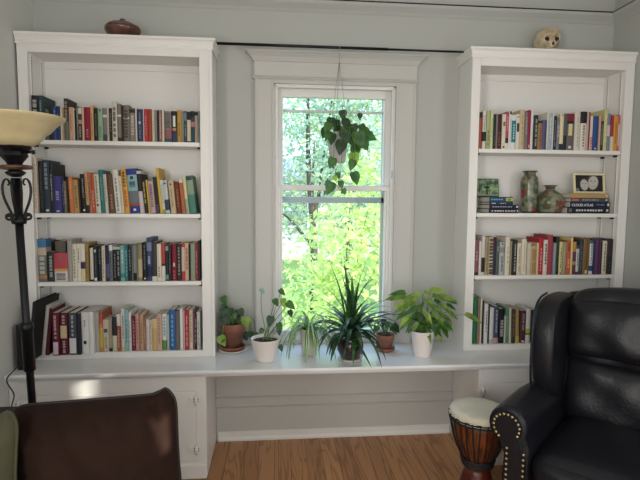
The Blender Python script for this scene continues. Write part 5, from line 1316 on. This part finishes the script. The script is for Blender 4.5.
for i, (u, v, L, k, dx, dz) in enumerate(HL):
    dy = rnd.uniform(-.075, -.06) if 325 < u < 352 and v > 132 else rnd.uniform(-.05, .03)
    p = hpx(u, v, dy); d = V(dx, -.15, dz)
    heart(b, p-d.normalized()*L*.45, d, V(rnd.uniform(-.4, .4), -1, .35), L*1.22, L*.98, (LF_DARK, LF_MID, LF_LIGHT)[k], droop=.08)
    if v < 165:
        top_ = p-d.normalized()*L*.45
        mid = V(pxx+(top_.x-pxx)*.7, top_.y*.8, max(ztp_+.03, top_.z+.02))
        sb.tube(smooth([V(pxx+(top_.x-pxx)*.15, 0, ztp_-.012), mid, top_], 4), .0014, STEM, 5)
for pts in ([(337, 131), (341, 140), (342, 152), (341, 165), (340, 178), (336, 184), (341, 190)], [(348, 131), (354, 140), (355, 152), (353, 165), (356, 174)], [(342, 168), (347, 176), (352, 172)], [(338, 165), (334, 175), (331, 180)]):
    sb.tube(smooth([hpx(u, v, -.068) for u, v in pts], 4), .0016, STEM, 6)
fol(t, sb, 'vines'); fol(t, b)
# ---------------------------------------------------------------- outside the window
GZ = -.7
struct(MB().box(-14, 14, .6, 26, GZ-.1, GZ, mat('lawn_green', '6f8a3c', .9, noise=('4f6d2c', 3, .3, .7))).build('ground'))
BARK = mat('tree_bark', '5a4c42', .9, noise=('3a302a', 20, .35, .7))
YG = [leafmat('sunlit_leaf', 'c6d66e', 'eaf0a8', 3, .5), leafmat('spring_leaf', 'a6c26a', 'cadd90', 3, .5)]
BG = [leafmat('grey_green_leaf', '93a882', 'b8cba4', 2, .45), leafmat('blue_green_leaf', '8fa892', 'b4cab2', 2, .45)]  # pale grey-green and blue-green leaves of the farther trees
def leafcloud(b, c, r, n, L, mats, rr, flat=1, y0=.35):
    for _ in range(n):
        while True:
            q = V(rr.uniform(-1, 1), rr.uniform(-1, 1), rr.uniform(-1, 1))
            if .25 < q.length < 1: break
        p = V(c[0]+q.x*r[0], c[1]+q.y*r[1], c[2]+q.z*r[2])
        if p.y < y0: continue
        l = L*rr.uniform(.6, 1.25); d = V(rr.uniform(-1, 1), rr.uniform(-1, 1), rr.uniform(-.9, .35)).normalized(); nr = V(rr.uniform(-.8, .8), rr.uniform(-1.2, .2), rr.uniform(.1, 1)); s = d.cross(nr)
        s = s.normalized()*l*.24 if s.length > .01 else d.orthogonal()*l*.24
        b.add([p, p+d*l*.45+s, p+d*l, p+d*l*.45-s], [(0, 1, 2, 3)], mats[int(rr.random()*len(mats))])
def tree(name, x, y, H, clouds, mats, label, seed, L, trunk_r=.1, lean=0):
    t = thing(name, (x, y, GZ), label, 'tree' if name == 'tree' else 'shrub', 'greenery outside the window'); rr = random.Random(seed)
    b = MB(); top = V(lean, 0, H*.75)
    b.tube(smooth([(0, 0, 0), (lean*.3+.04, .03, H*.25), (lean*.6-.03, 0, H*.5), tuple(top)], 4), [trunk_r*(1-.06*k) for k in range(13)], BARK, 10)
    for c, r, n in clouds:
        st = V(lean*.4, 0, H*rr.uniform(.2, .45)); e = V(c[0], c[1], c[2]); b.tube(smooth([st, st*.5+e*.5+V(0, 0, .1), e], 4), [trunk_r*.4*(1-.09*k) for k in range(9)], BARK, 6)
    o = b.build('trunk'); o.parent = t
    b = MB()
    for c, r, n in clouds: leafcloud(b, c, r, n, L, mats, rr, y0=.45-y)
    o = b.build('foliage'); o.parent = t
# close sunlit shrub
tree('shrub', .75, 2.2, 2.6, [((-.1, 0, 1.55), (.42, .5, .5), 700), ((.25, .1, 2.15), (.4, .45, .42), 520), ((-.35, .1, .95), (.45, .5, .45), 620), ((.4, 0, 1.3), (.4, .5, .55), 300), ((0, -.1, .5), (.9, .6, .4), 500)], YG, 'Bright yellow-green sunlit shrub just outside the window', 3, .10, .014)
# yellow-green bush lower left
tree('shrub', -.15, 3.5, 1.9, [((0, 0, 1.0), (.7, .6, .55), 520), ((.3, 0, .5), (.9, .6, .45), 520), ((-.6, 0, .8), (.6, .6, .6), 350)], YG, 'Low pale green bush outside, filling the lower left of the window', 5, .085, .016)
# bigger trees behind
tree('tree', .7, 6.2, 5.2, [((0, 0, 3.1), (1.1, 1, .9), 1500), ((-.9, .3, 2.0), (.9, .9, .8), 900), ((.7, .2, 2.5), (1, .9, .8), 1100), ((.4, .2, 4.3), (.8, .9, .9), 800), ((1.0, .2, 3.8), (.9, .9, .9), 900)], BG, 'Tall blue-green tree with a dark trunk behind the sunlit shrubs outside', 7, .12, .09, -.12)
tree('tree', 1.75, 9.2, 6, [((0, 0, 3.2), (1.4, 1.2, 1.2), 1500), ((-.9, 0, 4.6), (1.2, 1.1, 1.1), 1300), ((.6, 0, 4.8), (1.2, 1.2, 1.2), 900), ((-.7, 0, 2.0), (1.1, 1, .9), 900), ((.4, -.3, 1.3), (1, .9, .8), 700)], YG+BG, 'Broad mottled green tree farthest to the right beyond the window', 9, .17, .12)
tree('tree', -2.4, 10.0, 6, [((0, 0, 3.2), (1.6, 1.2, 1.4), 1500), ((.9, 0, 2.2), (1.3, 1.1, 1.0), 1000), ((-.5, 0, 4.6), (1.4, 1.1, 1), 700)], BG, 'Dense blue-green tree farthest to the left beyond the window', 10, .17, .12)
# house beyond
hs_ = thing('house', (.5, 14, GZ), 'Pale neighbouring house glimpsed between the trees outside', 'house')
SID = mat('pale_siding', 'cfc6c0', .7); RF = mat('grey_roof', '8d8a8c', .8); GL = mat('dark_pane', '5a6670', .2)
b = MB(); b.box(-4, 4, 0, 6, 0, 2.6, SID); o = b.build('wall'); o.parent = hs_
b = MB(); b.prism([(-.4, 2.6), (6.4, 2.6), (3, 3.7)], -4.3, 4.3, RF, axis='x'); o = b.build('roof'); o.parent = hs_
for x in (-2.4, .2, 2.6):
    b = MB(); b.box(x-.45, x+.45, -.05, 0, 1.1, 2.3, WHITE); wo = b.build('window'); wo.parent = hs_
    b = MB(); b.box(x-.38, x+.38, -.06, -.05, 1.17, 2.23, GL); o = b.build('pane'); o.parent = wo
# ---------------------------------------------------------------- light
w = bpy.data.worlds.new('sky'); SC.world = w; w.use_nodes = True
wt = w.node_tree; bg = wt.nodes['Background']; bg.inputs['Strength'].default_value = 1.0
tc = wt.nodes.new('ShaderNodeTexCoord'); sx = wt.nodes.new('ShaderNodeSeparateXYZ'); rp = wt.nodes.new('ShaderNodeValToRGB')
wt.links.new(tc.outputs['Generated'], sx.inputs[0]); wt.links.new(sx.outputs['Z'], rp.inputs['Fac']); wt.links.new(rp.outputs['Color'], bg.inputs['Color'])
rp.color_ramp.elements[0].position = 0; rp.color_ramp.elements[0].color = (1.8, 2.05, 2.3, 1); rp.color_ramp.elements[1].position = .55; rp.color_ramp.elements[1].color = (1.9, 2.9, 4.4, 1)
def light(name, kind, loc_, aim, energy, col, sx=1, sy=1):
    l = bpy.data.lights.new(name, kind); l.energy = energy; l.color = col
    if kind == 'AREA': l.shape = 'RECTANGLE'; l.size = sx; l.size_y = sy
    o = bpy.data.objects.new(name, l); COL.objects.link(o); o.location = loc_
    o.rotation_euler = Vector(aim).to_track_quat('-Z', 'Y').to_euler(); return o
s = light('sun', 'SUN', (4, -2, 5), SUND, 8.0, (1, .95, .84)); s.data.angle = R(.6)
light('assumed_rear_fill', 'AREA', (.1, YREAR+.03, 1.05), (0, 1, -.03), 31, (1, .97, .93), 2.2, 1.7)  # unseen area lamp for an assumed rear window; the wall itself is solid
light('added_left_fill', 'AREA', (WL+.02, -3.2, 1.3), (1, .25, -.05), 64, (1, .985, .96), 1.1, 1.4)  # unseen fill lamp added to brighten the right bookcase's side panel
light('assumed_side_fill', 'AREA', (WR-.02, -2.0, 1.35), (-1, .1, 0), 24, (.95, .98, 1), 1.3, 1.4)  # unseen area lamp for an assumed right-hand window, none is built there
SC.view_settings.view_transform = 'Standard'; SC.view_settings.look = 'None'; SC.view_settings.gamma = 1; SC.view_settings.use_curve_mapping = False
SC.view_settings.exposure = 0.06
SC.cycles.use_denoising = True
SC.cycles.max_bounces = 10; SC.cycles.transparent_max_bounces = 16; SC.cycles.caustics_reflective = False; SC.cycles.caustics_refractive = False
